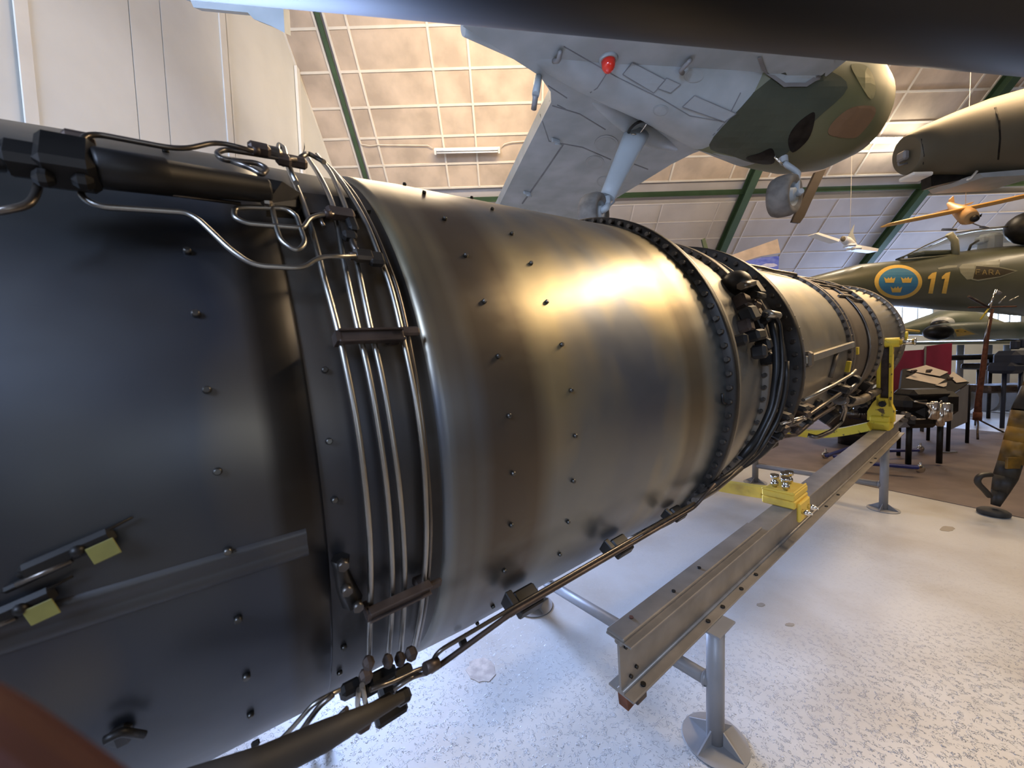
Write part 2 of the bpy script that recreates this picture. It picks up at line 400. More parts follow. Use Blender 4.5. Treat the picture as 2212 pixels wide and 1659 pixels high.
# pale rail under the green purlin
# end wall (left) with its boards
def gable(y):      # roof underside height along the end wall
    return roofz(max(y, 4.6)) if y > 4.6 else roofz(4.6)
wl = MB().prism([Vector((WX - .03, BACK, -.05)), Vector((WX - .03, EAVE, -.05)), Vector((WX - .03, EAVE, roofz(EAVE))), Vector((WX - .03, 4.6, roofz(4.6))), Vector((WX - .03, BACK, roofz(4.6)))], (-.15, 0, 0))
wl = struct(wl.build('wall_left', M_WALL))
seams = [-6, -3, 0, 1.6, 3.22, 4.16, 4.54, 5.50, 7.40, 9.0, EAVE - .1]
for i in range(len(seams) - 1):
    a, b = seams[i] + .006, seams[i + 1] - .006; n = 6
    top = [Vector((WX, b + (a - b) * k / n, gable(b + (a - b) * k / n) - .03)) for k in range(n + 1)]
    dpt = (.0, .012, .0, .02, .0, .0)[i % 6]
    MB().prism([Vector((WX - dpt, a, 0)), Vector((WX - dpt, b, 0))] + [p - Vector((dpt, 0, 0)) for p in top], (-.028, 0, 0)).build('wall_panel', M_WALL, wl)
for y, w, d, z1 in ((3.22, .10, .012, 9), (5.52, .12, .018, 9), (5.62, .03, .012, 9), (7.40, .10, .05, 9), (8.98, .09, .05, 7.05)):
    z = min(z1, gable(y) - .1)
    MB().box((WX + d / 2, y, z / 2), (d, w, z), bev=.004).build('wall_batten', M_WALLTRIM, wl)
mb = MB(); mb.tube(round_path([atX(655, 305, WX + .01), atX(658, 318, WX + .06), atX(656, 328, WX + .06), atX(654, 350, WX + .06)], .02), .008, 6).build('wall_hook', M_DARKLINE, wl)
# side walls
wf = struct(MB().box((10, EAVE + .1, roofz(EAVE) / 2), (28.2, .15, roofz(EAVE) + .1)).build('wall_far', M_WALL))
struct(MB().box((10, BACK, 2.2), (28.2, .15, 4.5)).build('wall_near', M_CARPET))
struct(MB().box((XR, 1.4, 5), (.15, 21.2, 10)).build('wall_right', M_WALL))
#SECTION engine
# ================================================================== JET ENGINE (own frame: x along the axis, y away from the camera, z up)
HD, RI = math.radians(52.7), math.radians(3.0)
ED = Vector((math.sin(HD) * math.cos(RI), math.cos(HD) * math.cos(RI), math.sin(RI)))
EN = Vector((-math.cos(HD), math.sin(HD), 0)); EU = ED.cross(EN); EU.normalize()
EO = ORG + EN * 1.14 + EU * -.158
EM = Matrix((ED, EN, EU)).transposed().to_4x4(); EM.translation = EO
EMI = EM.inverted()
engine = empty('jet_engine', 'long heat-stained steel jet engine with afterburner pipe, resting on the grey beam stand', 'jet engine', EM)
def en(x, y, r):
    """point where the sight line of a pixel meets the cylinder of radius r round the engine axis (engine frame)"""
    o = EMI @ ORG; d = (EMI.to_3x3() @ ray(x, y)).normalized()
    a = d.y ** 2 + d.z ** 2; b = o.y * d.y + o.z * d.z; c = o.y ** 2 + o.z ** 2 - r * r
    k = b * b - a * c
    s = (-b - math.sqrt(k)) / a if k > 0 else -b / a
    return o + d * s
def pw(P, px):      # real size of px pixels at engine-frame point P
    return px * ((EM @ Vector(P)) - ORG).dot(_F) / FPX
def rad(P):         # outward unit normal at engine-frame point
    v = Vector((0, P[1], P[2])); return v.normalized()
def eframe(P):      # local axes at P: along, round, outward
    N = rad(P); X = Vector((1, 0, 0)); return X, N.cross(X), N
EF = (Vector((0, 0, 0)), Vector((1, 0, 0)), Vector((0, 1, 0)), Vector((0, 0, 1)))
def shell(name, prof, m, seg=96, **kw):
    return MB().ring(prof, EF, seg).build(name, m, engine, **kw)
def prof_r(t):
    T = [(-1.3, .555), (-.6, .578), (-.014, .598), (.085, .602), (.1, .596), (.26, .597), (.275, .608), (.38, .613), (.54, .614), (1.0, .618), (1.18, .621)]
    return float(np.interp(t, *zip(*T)))
ts = np.linspace(-1.3, .085, 24)
rear = shell('rear_jet_pipe', [(-1.3, .50)] + [(t, prof_r(t)) for t in ts] + [(.09, .594)], M_PIPE_REAR)
shell('hoop_band', [(.088, .594), (.095, .596), (.12, .596), (.25, .597), (.262, .600)], M_HOOPBAND)
pipe = shell('afterburner_pipe', [(.258, .598), (.262, .606)] + [(t, prof_r(t)) for t in np.linspace(.275, 1.185, 18)], M_PIPE)
shell('nozzle_lip', [(-1.34, .52), (-1.34, .57), (-1.27, .575), (-1.27, .55)], M_FLANGE)
shell('inner_duct', [(-1.3, .50), (-.9, .48), (-.9, .0)], M_BLACK, 48)
# flanges and forward casings
def bolts(name, t, r, n, size, ln=.012, side=(1, -1), parent=None, axial=True, ph=0):
    mb = MB()
    for k in range(n):
        a = 2 * math.pi * (k + ph) / n
        c = Vector((t, r * math.cos(a), r * math.sin(a)))
        for s in side:
            if axial: mb.tube([c, c + Vector((s * ln, 0, 0))], size, 6)
            else: mb.tube([c, c + rad(c) * ln], size, 6)
    return mb.build(name, M_BOLT, parent or engine, kind='stuff')
def flange(t0, t1, r, ri, n, bs, m=M_FLANGE):
    f = shell('flange', [(t0, ri), (t0, r - .004), (t0 + .004, r), (t1 - .004, r), (t1, r - .004), (t1, ri)], m)
    return f
flange(1.185, 1.215, .648, .60, 0, 0); 
shell('flange', [(1.215, .60), (1.215, .642), (1.23, .645), (1.24, .60)], M_CASE)
bolts('flange_bolts', 1.2, .634, 96, .0075, .03)
shell('casing', [(1.235, .612), (1.26, .606), (1.40, .598), (1.555, .585)], M_CASE)
flange(1.555, 1.60, .606, .56, 0, 0, M_CASED); bolts('flange_bolts', 1.577, .594, 84, .0075, .036)
shell('casing', [(1.60, .57), (1.66, .565), (1.88, .562)], M_CASED)
flange(1.885, 1.93, .612, .54, 0, 0); flange(1.935, 1.965, .60, .54, 0, 0, M_CASED)
bolts('flange_bolts', 1.925, .592, 70, .0085, .055)
shell('casing', [(1.965, .56), (2.0, .562), (2.06, .560), (2.45, .556), (2.90, .548)], M_CASE)
flange(2.90, 2.925, .566, .52, 0, 0, M_CASED); flange(2.965, 2.99, .566, .52, 0, 0, M_CASED)
bolts('flange_bolts', 2.945, .555, 76, .009, .055)
shell('casing', [(2.99, .53), (3.03, .50), (3.10, .495), (3.14, .53), (3.2, .54), (3.80, .535)], M_CASED)
flange(3.80, 3.83, .556, .52, 0, 0, M_CASED); bolts('flange_bolts', 3.815, .544, 70, .009, .04)
shell('casing', [(3.83, .51), (4.1, .49), (4.25, .46), (4.55, .46), (4.8, .52)], M_CASE)
flange(4.12, 4.15, .505, .46, 0, 0, M_CASE); bolts('flange_bolts', 4.135, .495, 64, .011, .04)
flange(4.8, 4.85, .545, .46, 0, 0, M_CASED)
MB2 = MB()
for k in range(56):
    a = 2 * math.pi * k / 56; c = Vector((4.79, .53 * math.cos(a), .53 * math.sin(a))); MB2.tube([c, c - Vector((.03, 0, 0))], .010, 6)
MB2.build('rim_studs', M_TUBE, engine, kind='stuff')
shell('intake_ring', [(4.85, .50), (5.0, .50), (5.06, .47), (5.0, .44), (4.85, .43)], M_CASE)
# ring tubes and long tubes lying on the forward casings
mb = MB()
for (t0, t1, a, rr) in ((2.0, 2.9, 62, .572), (2.0, 2.6, 70, .570), (3.0, 3.8, 58, .55), (3.1, 3.8, 50, .552), (3.0, 3.7, 72, .55), (3.3, 3.8, 40, .548), (3.83, 4.1, 63, .515)):
    a = math.radians(180 - a); p = lambda t, da=0: Vector((t, rr * math.cos(a + da), rr * math.sin(a + da)))
    mb = MB().tube(round_path([p(t0) - rad(p(t0)) * .03, p(t0), p((t0 + t1) / 2), p((t0 + t1) / 2 + .06, .06), p(t1, .06), p(t1, .06) - rad(p(t1, .06)) * .03], .03), .009, 8)
    mb.build('long_tube', M_TUBED, engine)
for t, r in ((3.45, .545), (3.92, .512), (1.75, .578)):
    MB().ring([(t + .008 * math.cos(a), r + .008 * math.sin(a)) for a in np.linspace(0, 2 * math.pi, 7)[:-1]], EF, 64, closed_prof=True).build('ring_tube', M_TUBED, engine)
for t in (3.98,):
    for k in range(16):
        a = math.radians(185 - k * 9); c = Vector((t, .51 * math.cos(a), .51 * math.sin(a))); X, Yv, Z = eframe(c)
        MB().box(c, (.05, .035, .03), X, Yv, Z, bev=.006).build('clip', M_TUBE if k % 3 == 0 else M_TUBED, engine)

# screws on the pipes: each its own part
SC = []
rowA = [(875, 383), (916, 418), (960, 474), (1005, 553), (1045, 652), (1075, 770), (1098, 898), (1107, 1022), (1103, 1133), (1088, 1231), (1064, 1308), (1035, 1357)]
rowB = [(1020, 420), (1063, 453), (1105, 506), (1146, 570), (1180, 653), (1212, 745), (1232, 843), (1241, 941), (1237, 1038), (1226, 1126), (1208, 1196)]
rowL = [(358, 328), (405, 545), (423, 679), (447, 843), (470, 1018), (492, 1189), (514, 1335), (532, 1458), (541, 1540)]
rowM = [(701, 800), (710, 953), (722, 1079), (735, 1205), (742, 1395), (733, 1450)]
for px in rowA + rowB + rowL + rowM:
    t0 = en(*px, .605).x; r = prof_r(t0); P = en(*px, r); N = rad(P); P = Vector((P.x, 0, 0)) + N * r
    sc = MB().tube([P, P + N * .0045, P + N * .0065], [.0045, .0043, .003], 12)
    o = sc.build('screw', M_SCREW, engine)

# hoop tubes
T = {
 1: [(608, 322), (628, 375), (655, 440), (680, 520), (700, 600), (722, 680), (742, 765), (775, 940), (797, 1140), (801, 1290), (799, 1350), (797, 1420)],
 2: [(663, 338), (690, 380), (715, 432), (728, 480), (742, 560), (757, 635), (775, 715), (795, 800), (813, 898), (835, 1050), (846, 1200), (847, 1300), (843, 1370), (839, 1415)],
 3: [(684, 335), (715, 375), (742, 436), (757, 490), (770, 560), (786, 640), (802, 715), (822, 800), (840, 898), (862, 1050), (873, 1200), (873, 1300), (869, 1365), (865, 1412)],
 4: [(690, 343), (720, 370), (748, 408), (790, 480), (822, 560), (845, 625), (868, 720), (897, 860), (915, 1000), (921, 1150), (916, 1250), (907, 1330), (893, 1400)]}
for k, pts in T.items():
    P = [en(x, y, .618) for x, y in pts]
    P = smooth_path(P, 5)
    MB().tube(P, .0043, 10).build('hoop_tube', M_TUBE, engine)
P = [en(x, y, .612) for x, y in [(700, 350), (758, 410), (802, 485), (838, 570), (862, 640), (884, 740), (905, 860), (922, 1000), (930, 1150), (920, 1300), (902, 1395)]]
MB().tube(smooth_path(P, 5), .0035, 8).build('hoop_wire', M_TUBED, engine)
def strap(p0, p1, hpx, r, m, th=.006, name='clamp_strap'):
    a, b = en(*p0, r), en(*p1, r); c = (a + b) / 2; N = rad(c); X = (b - a).normalized(); Y = N.cross(X)
    w = pw(c, hpx); L = (b - a).length
    mb = MB().box(c, (L, w, th), X, Y, N, bev=.002)
    for s in (-1, 1): mb.box(c + Y * s * w * .5, (L, .0035, th * 2.4), X, Y, N, bev=.001)
    mb.box(b - X * .01 - N * .012, (.02, w * .9, .03), X, Y, N, bev=.003); mb.box(a - N * .008, (.006, w, .024), X, Y, N)
    return mb.build(name, m, engine)
strap((730, 727), (872, 723), 24, .631, M_BROWNF); strap((797, 1330), (930, 1268), 22, .631, M_BROWNF)
MB().box(en(885, 716, .62), (.03, .014, .01), *eframe(en(885, 716, .62)), bev=.003).build('strap_tongue', M_BROWNF, engine)
MB().box(en(938, 1262, .62), (.025, .014, .01), *eframe(en(938, 1262, .62)), bev=.003).build('strap_tongue', M_BROWNF, engine)

# left top: actuator, pipes and fittings
def pipe_px(pts, r, rpx, m, name='pipe', rnd=.02, seg=10):
    P = [en(p[0], p[1], p[2] if len(p) > 2 else r) for p in pts]
    w = pw(P[len(P) // 2], rpx)
    return MB().tube(round_path(P, rnd, 5), w, seg).build(name, m, engine)
def block_px(x, y, r, wpx, hpx, dpx, m=M_BLACK, name='fitting', rot=0, bev=.004):
    P = en(x, y, r); X, Y, Z = eframe(P); k = pw(P, 1)
    if rot:
        c, s = math.cos(rot), math.sin(rot); X, Y = X * c + Y * s, Y * c - X * s
    return MB().box(P, (wpx * k, hpx * k, dpx * k), X, Y, Z, bev=bev).build(name, m, engine)
def nut_px(a, b, r, rpx, m=M_BROWNF, name='union_nut', seg=6):
    A, B = en(*a, r), en(*b, r); return MB().tube([A, B], pw(A, rpx), seg).build(name, m, engine)
R1 = .66
a, b = en(205, 362, R1), en(582, 412, R1 - .01)
act = MB().tube([a, a.lerp(b, .02), a.lerp(b, .36), a.lerp(b, .37), a.lerp(b, .98), b], [pw(a, 38), pw(a, 42), pw(a, 42), pw(a, 38), pw(b, 25), pw(b, 22)], 18)
act.build('nozzle_actuator', M_BLACK, engine)
a0 = en(-60, 340, R1); MB().tube([a0, en(60, 342, R1), a], [pw(a, 26), pw(a, 26), pw(a, 30)], 14).build('actuator_rod', M_BLACK, engine)
block_px(150, 352, R1, 90, 105, 80, bev=.006, name='actuator_clevis'); block_px(70, 348, R1, 90, 70, 60, bev=.006, name='actuator_clevis'); block_px(0, 335, R1, 60, 60, 50, bev=.006, name='actuator_clevis')
block_px(95, 385, R1, 34, 40, 34, bev=.005); block_px(180, 392, R1, 34, 34, 34, bev=.005); block_px(170, 300, R1, 50, 26, 30, M_BROWNF)
a, b = en(582, 412, .645), en(655, 425, .615)
MB().prism([en(575, 385, .65), en(610, 392, .65), en(665, 428, .61), en(668, 450, .605), en(575, 440, .64)], rad(a) * -.02).build('actuator_bracket', M_BLACK, engine)
MB().prism([en(650, 425, .604), en(790, 440, .604), en(800, 462, .604), en(660, 470, .604)], rad(a) * .008).build('mounting_plate', M_BLACK, engine)
pipe_px([(170, 308), (188, 292), (215, 291), (390, 324), (470, 306), (548, 326)], .67, 5.5, M_TUBED)
pipe_px([(640, 345), (600, 341), (485, 322), (466, 331), (480, 345), (555, 352), (578, 364), (566, 378), (545, 365), (500, 348)], .655, 5.5, M_TUBED, rnd=.012)
pipe_px([(720, 463), (695, 463), (670, 470), (655, 492), (640, 492), (532, 483), (505, 470), (507, 450), (530, 448), (615, 450), (640, 465), (648, 490), (661, 525), (640, 545), (606, 520), (598, 495), (586, 440)], .635, 5.5, M_TUBE, rnd=.012)
pipe_px([(172, 402), (178, 428), (215, 447), (400, 459), (430, 475), (500, 542), (548, 574), (655, 580), (688, 555), (768, 553)], .64, 5.8, M_TUBE, rnd=.03)
pipe_px([(190, 400), (225, 405), (300, 411), (520, 440)], .635, 4.5, M_TUBED)
pipe_px([(86, 385), (78, 420), (60, 445), (-30, 462)], .645, 8, M_TUBED, rnd=.03)
pipe_px([(612, 355), (598, 335), (603, 312), (614, 320), (624, 360), (640, 395)], .64, 5, M_TUBE, rnd=.008)
pipe_px([(700, 350), (665, 330), (650, 340)], .64, 5, M_TUBE)
block_px(560, 322, .665, 42, 24, 24, M_BROWNF); block_px(590, 328, .66, 34, 22, 20, M_TUBED); block_px(612, 345, .652, 30, 26, 22, M_BROWNF)
block_px(640, 350, .645, 42, 22, 22, M_BROWNF); block_px(575, 435, .64, 22, 26, 20, M_TUBED); nut_px((545, 325), (560, 327), .665, 9)
block_px(735, 462, .632, 58, 26, 24, M_BROWNF); block_px(760, 485, .628, 22, 44, 20); block_px(755, 510, .626, 30, 22, 22)
block_px(785, 553, .632, 42, 30, 22, M_TUBED); block_px(812, 560, .63, 34, 34, 22); nut_px((755, 553), (775, 553), .633, 9); nut_px((700, 463), (715, 463), .634, 9)
pipe_px([(758, 500), (762, 530), (775, 548)], .625, 7, M_TUBED)
pipe_px([(700, 490), (690, 470), (705, 455)], .63, 4, M_TUBED)

# lower left: ridge, latches with yellow tags, dark drain fitting, clamp bracket
a, b = en(-40, 1388, .592), en(664, 1172, .602)
mb = MB(); K = 40; L0 = []
for k in range(K + 1):
    p = a.lerp(b, k / K); r_ = prof_r(p.x); an = math.atan2(p.z, p.y)
    L0.append([Vector((p.x, (r_ + h) * math.cos(an + da), (r_ + h) * math.sin(an + da))) for da, h in ((-.034, -.002), (-.03, .0015), (-.018, .004), (-.010, .002), (.006, .002), (.014, .005), (.026, .003), (.034, -.002))])
V = [p for q in L0 for p in q]; mb.add(V, [(k * 8 + i_, k * 8 + i_ + 1, (k + 1) * 8 + i_ + 1, (k + 1) * 8 + i_) for k in range(K) for i_ in range(7)], True)
mb.build('seam_ridge', M_HOOPBAND, engine)
def latch(cx, cy, L, tagx, tagy):
    r = .60
    mb = MB(); c = en(cx, cy, r); X, Y, Z = eframe(c)
    d = (en(cx + 50, cy - 22, r) - c).normalized(); Yd = Z.cross(d); k = pw(c, 1)
    mb.box(c, (L * k, 38 * k, 22 * k), d, Yd, Z, bev=.005); mb.box(c - d * L * .35 * k - Yd * 16 * k, (L * .7 * k, 14 * k, 26 * k), d, Yd, Z, bev=.004)
    mb.tube([c - d * L * .5 * k, c + d * L * .75 * k + Yd * 18 * k], [9 * k, 3 * k], 8); mb.sphere(c + d * L * .1 * k + Z * 12 * k, 13 * k, 10, 6)
    o = mb.build('latch', M_BLACK, engine)
    MB().tube([c - d * L * .55 * k - Yd * 14 * k + Z * 8 * k, c - Yd * 14 * k + Z * 8 * k], 6 * k, 8).build('latch_pin', M_TUBED, o)
    t = en(tagx, tagy, .608)
    MB().box(t, (46 * k, 40 * k, 2.5 * k), d, Yd, Z, bev=.0006).build('yellow_tag', M_TAG, engine)
latch(150, 1195, 150, 224, 1190); latch(30, 1318, 130, 90, 1322)
block_px(262, 1588, .60, 40, 60, 26, bev=.006, name='drain_fitting'); pipe_px([(225, 1600), (262, 1580), (310, 1588)], .612, 9, M_BLACK, 'drain_fitting')
# curved clamp bracket left of the hoops
br = [en(x, y, .612) for x, y in [(735, 1205), (738, 1235), (745, 1262), (762, 1300)]]
MB().tube(br, [.012, .009, .012, .014], 6).build('clamp_bracket', M_FLANGE, engine)
for x, y in ((738, 1215), (746, 1268), (770, 1302)): nut = en(x, y, .62); MB().tube([nut, nut + rad(nut) * .012], .007, 6).build('bracket_nut', M_BOLT, engine)

# bottom: fuel lines hung under the pipe, brackets, unions
pipe_px([(1500, 1086), (1300, 1202), (1100, 1317), (945, 1408), (930, 1437)], .668, 4.2, M_TUBED, 'fuel_line')
pipe_px([(1545, 1045), (1500, 1096), (1300, 1212), (1100, 1328), (960, 1430), (930, 1450)], .675, 5.5, M_BROWNF, 'fuel_line')
pipe_px([(1600, 1010), (1540, 1060), (1500, 1082)], .66, 7, M_TUBED, 'fuel_line')
for x, y, s in ((1135, 1302, 1.25), (1338, 1184, .95), (1460, 1112, .7)):
    block_px(x, y - 8 * s, .642, 46 * s, 26 * s, 30 * s, M_BLACK, 'line_bracket'); block_px(x + 8, y + 4 * s, .67, 52 * s, 22 * s, 20 * s, M_FLANGE, 'line_bracket', bev=.003)
    block_px(x - 26 * s, y + 2, .65, 14 * s, 34 * s, 30 * s, M_BLACK, 'line_bracket', bev=.002)
nut_px((918, 1445), (945, 1432), .675, 13, seg=10)
pipe_px([(925, 1440), (900, 1448), (855, 1470), (800, 1490)], .665, 5, M_TUBED, 'fuel_line')
pipe_px([(920, 1455), (890, 1462), (850, 1490)], .672, 5, M_TUBED, 'fuel_line')
for x, y, w, h in ((796, 1432, 22, 26), (838, 1428, 20, 24), (864, 1424, 20, 24), (888, 1412, 24, 22), (825, 1462, 60, 30), (868, 1456, 46, 26), (758, 1488, 44, 34), (800, 1482, 40, 44), (838, 1488, 40, 30), (822, 1525, 60, 26), (790, 1460, 26, 26), (845, 1540, 70, 22), (785, 1565, 30, 22), (870, 1505, 34, 24)):
    block_px(x, y, .645 if y < 1500 else .67, w, h, 28, M_BLACK if w > 30 else M_BROWNF, rot=-.1, bev=.005)
pipe_px([(782, 1480), (792, 1530), (797, 1550), (790, 1556), (780, 1545), (772, 1520), (775, 1490)], .66, 4.5, M_TUBE, 'looped_pipe', rnd=.008)
pipe_px([(720, 1500), (690, 1525), (668, 1555), (640, 1595), (645, 1606), (665, 1600), (720, 1560), (750, 1530)], .675, 6, M_TUBED, 'looped_pipe', rnd=.012)
pipe_px([(735, 1490), (680, 1518), (655, 1545), (620, 1585), (575, 1626)], .665, 5, M_TUBE, 'looped_pipe')
pipe_px([(730, 1565), (745, 1572), (770, 1568), (790, 1560)], .69, 5, M_TUBED, 'looped_pipe')
A_, B_ = en(860, 1500, .69), en(180, 1830, .70)
P = [en(870, 1505, .70), en(700, 1590, .70), en(560, 1655, .70), en(360, 1730, .70)]
MB().tube(P, [pw(P[0], 10), pw(P[1], 30), pw(P[2], 36), pw(P[2], 40)], 14).build('fuel_manifold', M_MANI, engine)
for x, y in ((552, 1606), (1000, 1388)): block_px(x, y, .62, 16, 12, 12, M_BLACK, 'clip', bev=.002)

# gearbox and manifold beside the big flange
G = .63
gb = en(1590, 612, .61); k = pw(gb, 1); X, Y, Z = eframe(gb)
MB().sphere(gb, 30 * k, 16, 10, (1, 1, .9)).build('starter_housing', M_FLANGE, engine)
MB().tube([gb + X * .02, gb + X * 55 * k], [20 * k, 12 * k], 12).build('starter_shaft', M_BLACK, engine)
block_px(1622, 630, .62, 30, 34, 40, M_BLACK); nut_px((1600, 618), (1626, 612), .66, 9, M_TUBED)
nut_px((1628, 636), (1648, 640), .65, 8, M_BLACK)
rnd = random.Random(3)
for (x, y, w, h) in ((1603, 655, 34, 36), (1618, 680, 40, 34), (1634, 700, 34, 30), (1610, 705, 26, 30), (1632, 725, 44, 24), (1650, 745, 22, 26), (1625, 662, 30, 14), (1648, 690, 26, 20), (1600, 735, 18, 26), (1640, 760, 20, 30), (1655, 775, 18, 26)):
    block_px(x, y, .60 + rnd.random() * .03, w, h, 30, rnd.choice([M_BLACK, M_BLACK, M_BROWNF]), rot=rnd.uniform(-.4, .4), bev=.008)
pipe_px([(1650, 680), (1660, 678), (1675, 684), (1684, 700), (1690, 760), (1690, 800), (1686, 830), (1675, 885), (1632, 972), (1586, 1017), (1535, 1052)], .655, 4.8, M_FLANGE, 'air_pipe', rnd=.04)
nut_px((1655, 677), (1680, 682), .655, 9, M_TUBE, seg=12)
pipe_px([(1665, 690), (1676, 740), (1678, 800), (1668, 880), (1640, 940), (1600, 990)], .64, 7.5, M_BLACK, 'air_pipe', rnd=.04)
pipe_px([(1699, 780), (1698, 840), (1682, 905), (1640, 975), (1600, 1010)], .65, 5, M_FLANGE, 'air_pipe', rnd=.04)
pipe_px([(1560, 850), (1561, 870), (1568, 872)], .63, 3, M_BLACK, 'small_pipe')
# covers and ledge on the light casing
a = en(1738, 778, .575); b = en(1842, 744, .565)
MB().box((a + b) / 2, ((b - a).length, .035, .02), (b - a).normalized(), rad(a).cross((b - a).normalized()), rad(a), bev=.004).build('cover_ledge', M_CASE, engine)
MB().box(en(1744, 776, .573), (.05, .07, .04), *eframe(en(1744, 776, .57)), bev=.01).build('cover_ledge', M_CASED, engine)
# accessories under the casings
for i in range(46):
    x = rnd.uniform(1650, 1890); lo = 800 + (1890 - x) * .42; y = rnd.uniform(lo, lo + 55)
    r = rnd.uniform(.50, .60); P = en(x, y, r); k = pw(P, 1); X, Y, Z = eframe(P)
    if i % 3: MB().box(P, (rnd.uniform(14, 34) * k, rnd.uniform(10, 26) * k, .10), X, Y, Z, bev=.01).build('accessory_unit', rnd.choice([M_BLACK, M_BROWNF, M_FLANGE]), engine)
    else: MB().tube([P - X * 14 * k, P + X * 14 * k], rnd.uniform(6, 13) * k, 12).build('accessory_unit', rnd.choice([M_BLACK, M_FLANGE, M_TUBED]), engine)
pipe_px([(1735, 864), (1800, 832), (1838, 810), (1848, 800)], .60, 3.2, M_TUBE, 'accessory_pipe')
pipe_px([(1825, 860), (1838, 838), (1858, 820)], .61, 3, M_TUBE, 'accessory_pipe')
pipe_px([(1812, 862), (1835, 868), (1860, 864), (1885, 850), (1900, 842)], .60, 9, M_CASED, 'air_elbow', rnd=.05)
pipe_px([(1822, 868), (1826, 885), (1818, 910), (1795, 932), (1765, 945), (1745, 940)], .62, 4.5, M_TUBED, 'accessory_pipe', rnd=.05)
pipe_px([(1700, 920), (1735, 905), (1770, 880), (1815, 850)], .62, 4, M_TUBED, 'accessory_pipe', rnd=.05)
pipe_px([(1680, 944), (1720, 940), (1760, 905), (1800, 880)], .63, 4, M_BROWNF, 'accessory_pipe', rnd=.05)
pipe_px([(1688, 915), (1735, 900), (1740, 905)], .64, 3, M_CHROME, 'accessory_pipe')
pipe_px([(1793, 815), (1800, 790), (1808, 760)], .56, 5, M_CASED, 'accessory_pipe')
MB().ring([(2.1, .40), (2.1, .56), (4.4, .52), (4.4, .36)], EF, 20, math.radians(215), math.radians(300)).build('gearbox_casing', M_BLACK, engine)
block_px(1850, 758, .56, 9, 16, 8, M_YEL2, 'yellow_tag', bev=.002); block_px(1832, 792, .57, 10, 24, 8, M_YEL2, 'yellow_tag', bev=.002)
# trunnion pin that the yellow arm holds
TP = atY(1895, 742, 3.55)
#SECTION stand
# ================================================================== ENGINE STAND
RAILN = .637
def railp(t, z):    # world point on the near rail line: t along horizontal engine heading
    h = Vector((math.sin(HD), math.cos(HD), 0)); return ORG + EN * RAILN + h * t + Vector((0, 0, z - CAMZ))
HZ = Vector((math.sin(HD), math.cos(HD), 0))
def rail_z(t): return .497 + (t - 1.45) * .0525      # underside of the beam
Dr = (HZ + Vector((0, 0, .0525))).normalized(); Ur = EN.cross(Dr) * -1
if Ur.z < 0: Ur = -Ur
stand = empty('engine_stand', 'grey steel beam stand on round feet with yellow clamps, carrying the long jet engine', 'stand', ORG + EN * 1.14 + HZ * 3 - Vector((0, 0, CAMZ)))
SO = stand.location.copy()
def sb(mb, name, m, parent=None, **kw):
    mb.v = [tuple(Vector(p) - SO) for p in mb.v]; return mb.build(name, m, parent or stand, **kw)

BQ = atZ(1545, 1600, 0); B2 = atZ(1908, 1100, 0)
Dr = ray(2213, 677).normalized(); Nr = Vector((-Dr.y, Dr.x, 0)).normalized(); Ur = Dr.cross(Nr)
Q0 = Vector((BQ.x, BQ.y, .476))             # outer lower edge of the beam above the near foot
FW, BH = .095, .185
SA, SB = -.516, 3.9
def bp(s, n=0., u=0.): return Q0 + Dr * s + Nr * (FW / 2 + n) + Ur * u
def beam(off):
    c = (bp(SA) + bp(SB)) / 2 + off; L = SB - SA
    mb = MB(); mb.box(c + Ur * .004, (L, FW, .008), Dr, Nr, Ur, bev=.002); mb.box(c + Ur * (BH - .004), (L, FW, .008), Dr, Nr, Ur, bev=.002)
    mb.box(c + Ur * BH / 2, (L, .008, BH - .014), Dr, Nr, Ur)
    for s in (-1, 1):
        for z in (.012, BH - .012): mb.tube([c - Dr * L / 2 + Ur * z + Nr * s * .007, c + Dr * L / 2 + Ur * z + Nr * s * .007], .007, 6)
    return sb(mb, 'beam', M_ALU)
OFF = EN * 1.0
near_beam = beam(Vector()); beam(OFF)
# dark flat bar on the top flange, near end
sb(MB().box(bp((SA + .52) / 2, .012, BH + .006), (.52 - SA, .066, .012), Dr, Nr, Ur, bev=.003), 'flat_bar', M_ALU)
for s, m in ((-.44, 0), (-.02, 0), (.1, 0), (.27, 0), (.42, 0), (1.45, 0), (1.7, 0), (2.6, 0), (2.75, 0)):
    sb(MB().tube([bp(s, -.03, .008), bp(s, -.03, .013)], .0085, 12), 'bolt', M_BLACK)
for s, n in ((-.42, .02), (-.2, .0), (.0, .01)):
    sb(MB().tube([bp(s, n, BH + .012), bp(s, n, BH + .016)], .007, 10), 'bolt', M_RUST if s < -.4 else M_BLACK)
for u, s in ((.04, -.47), (.055, -.44), (.15, -.49), (.16, -.46)):
    sb(MB().tube([bp(s, -.004, u), bp(s, -.012, u)], .006, 8), 'bolt', M_BLACK)
sb(MB().prism([bp(SA + .01, .02, -.001), bp(SA + .09, .02, -.001), bp(SA + .06, .02, -.05), bp(SA + .015, .02, -.055)], Nr * -.035), 'end_stop', M_RUST)
sb(MB().box(bp(SA + .05, -.035, -.012), (.05, .018, .022), Dr, Nr, Ur, bev=.003), 'end_stop', M_BROWNF)
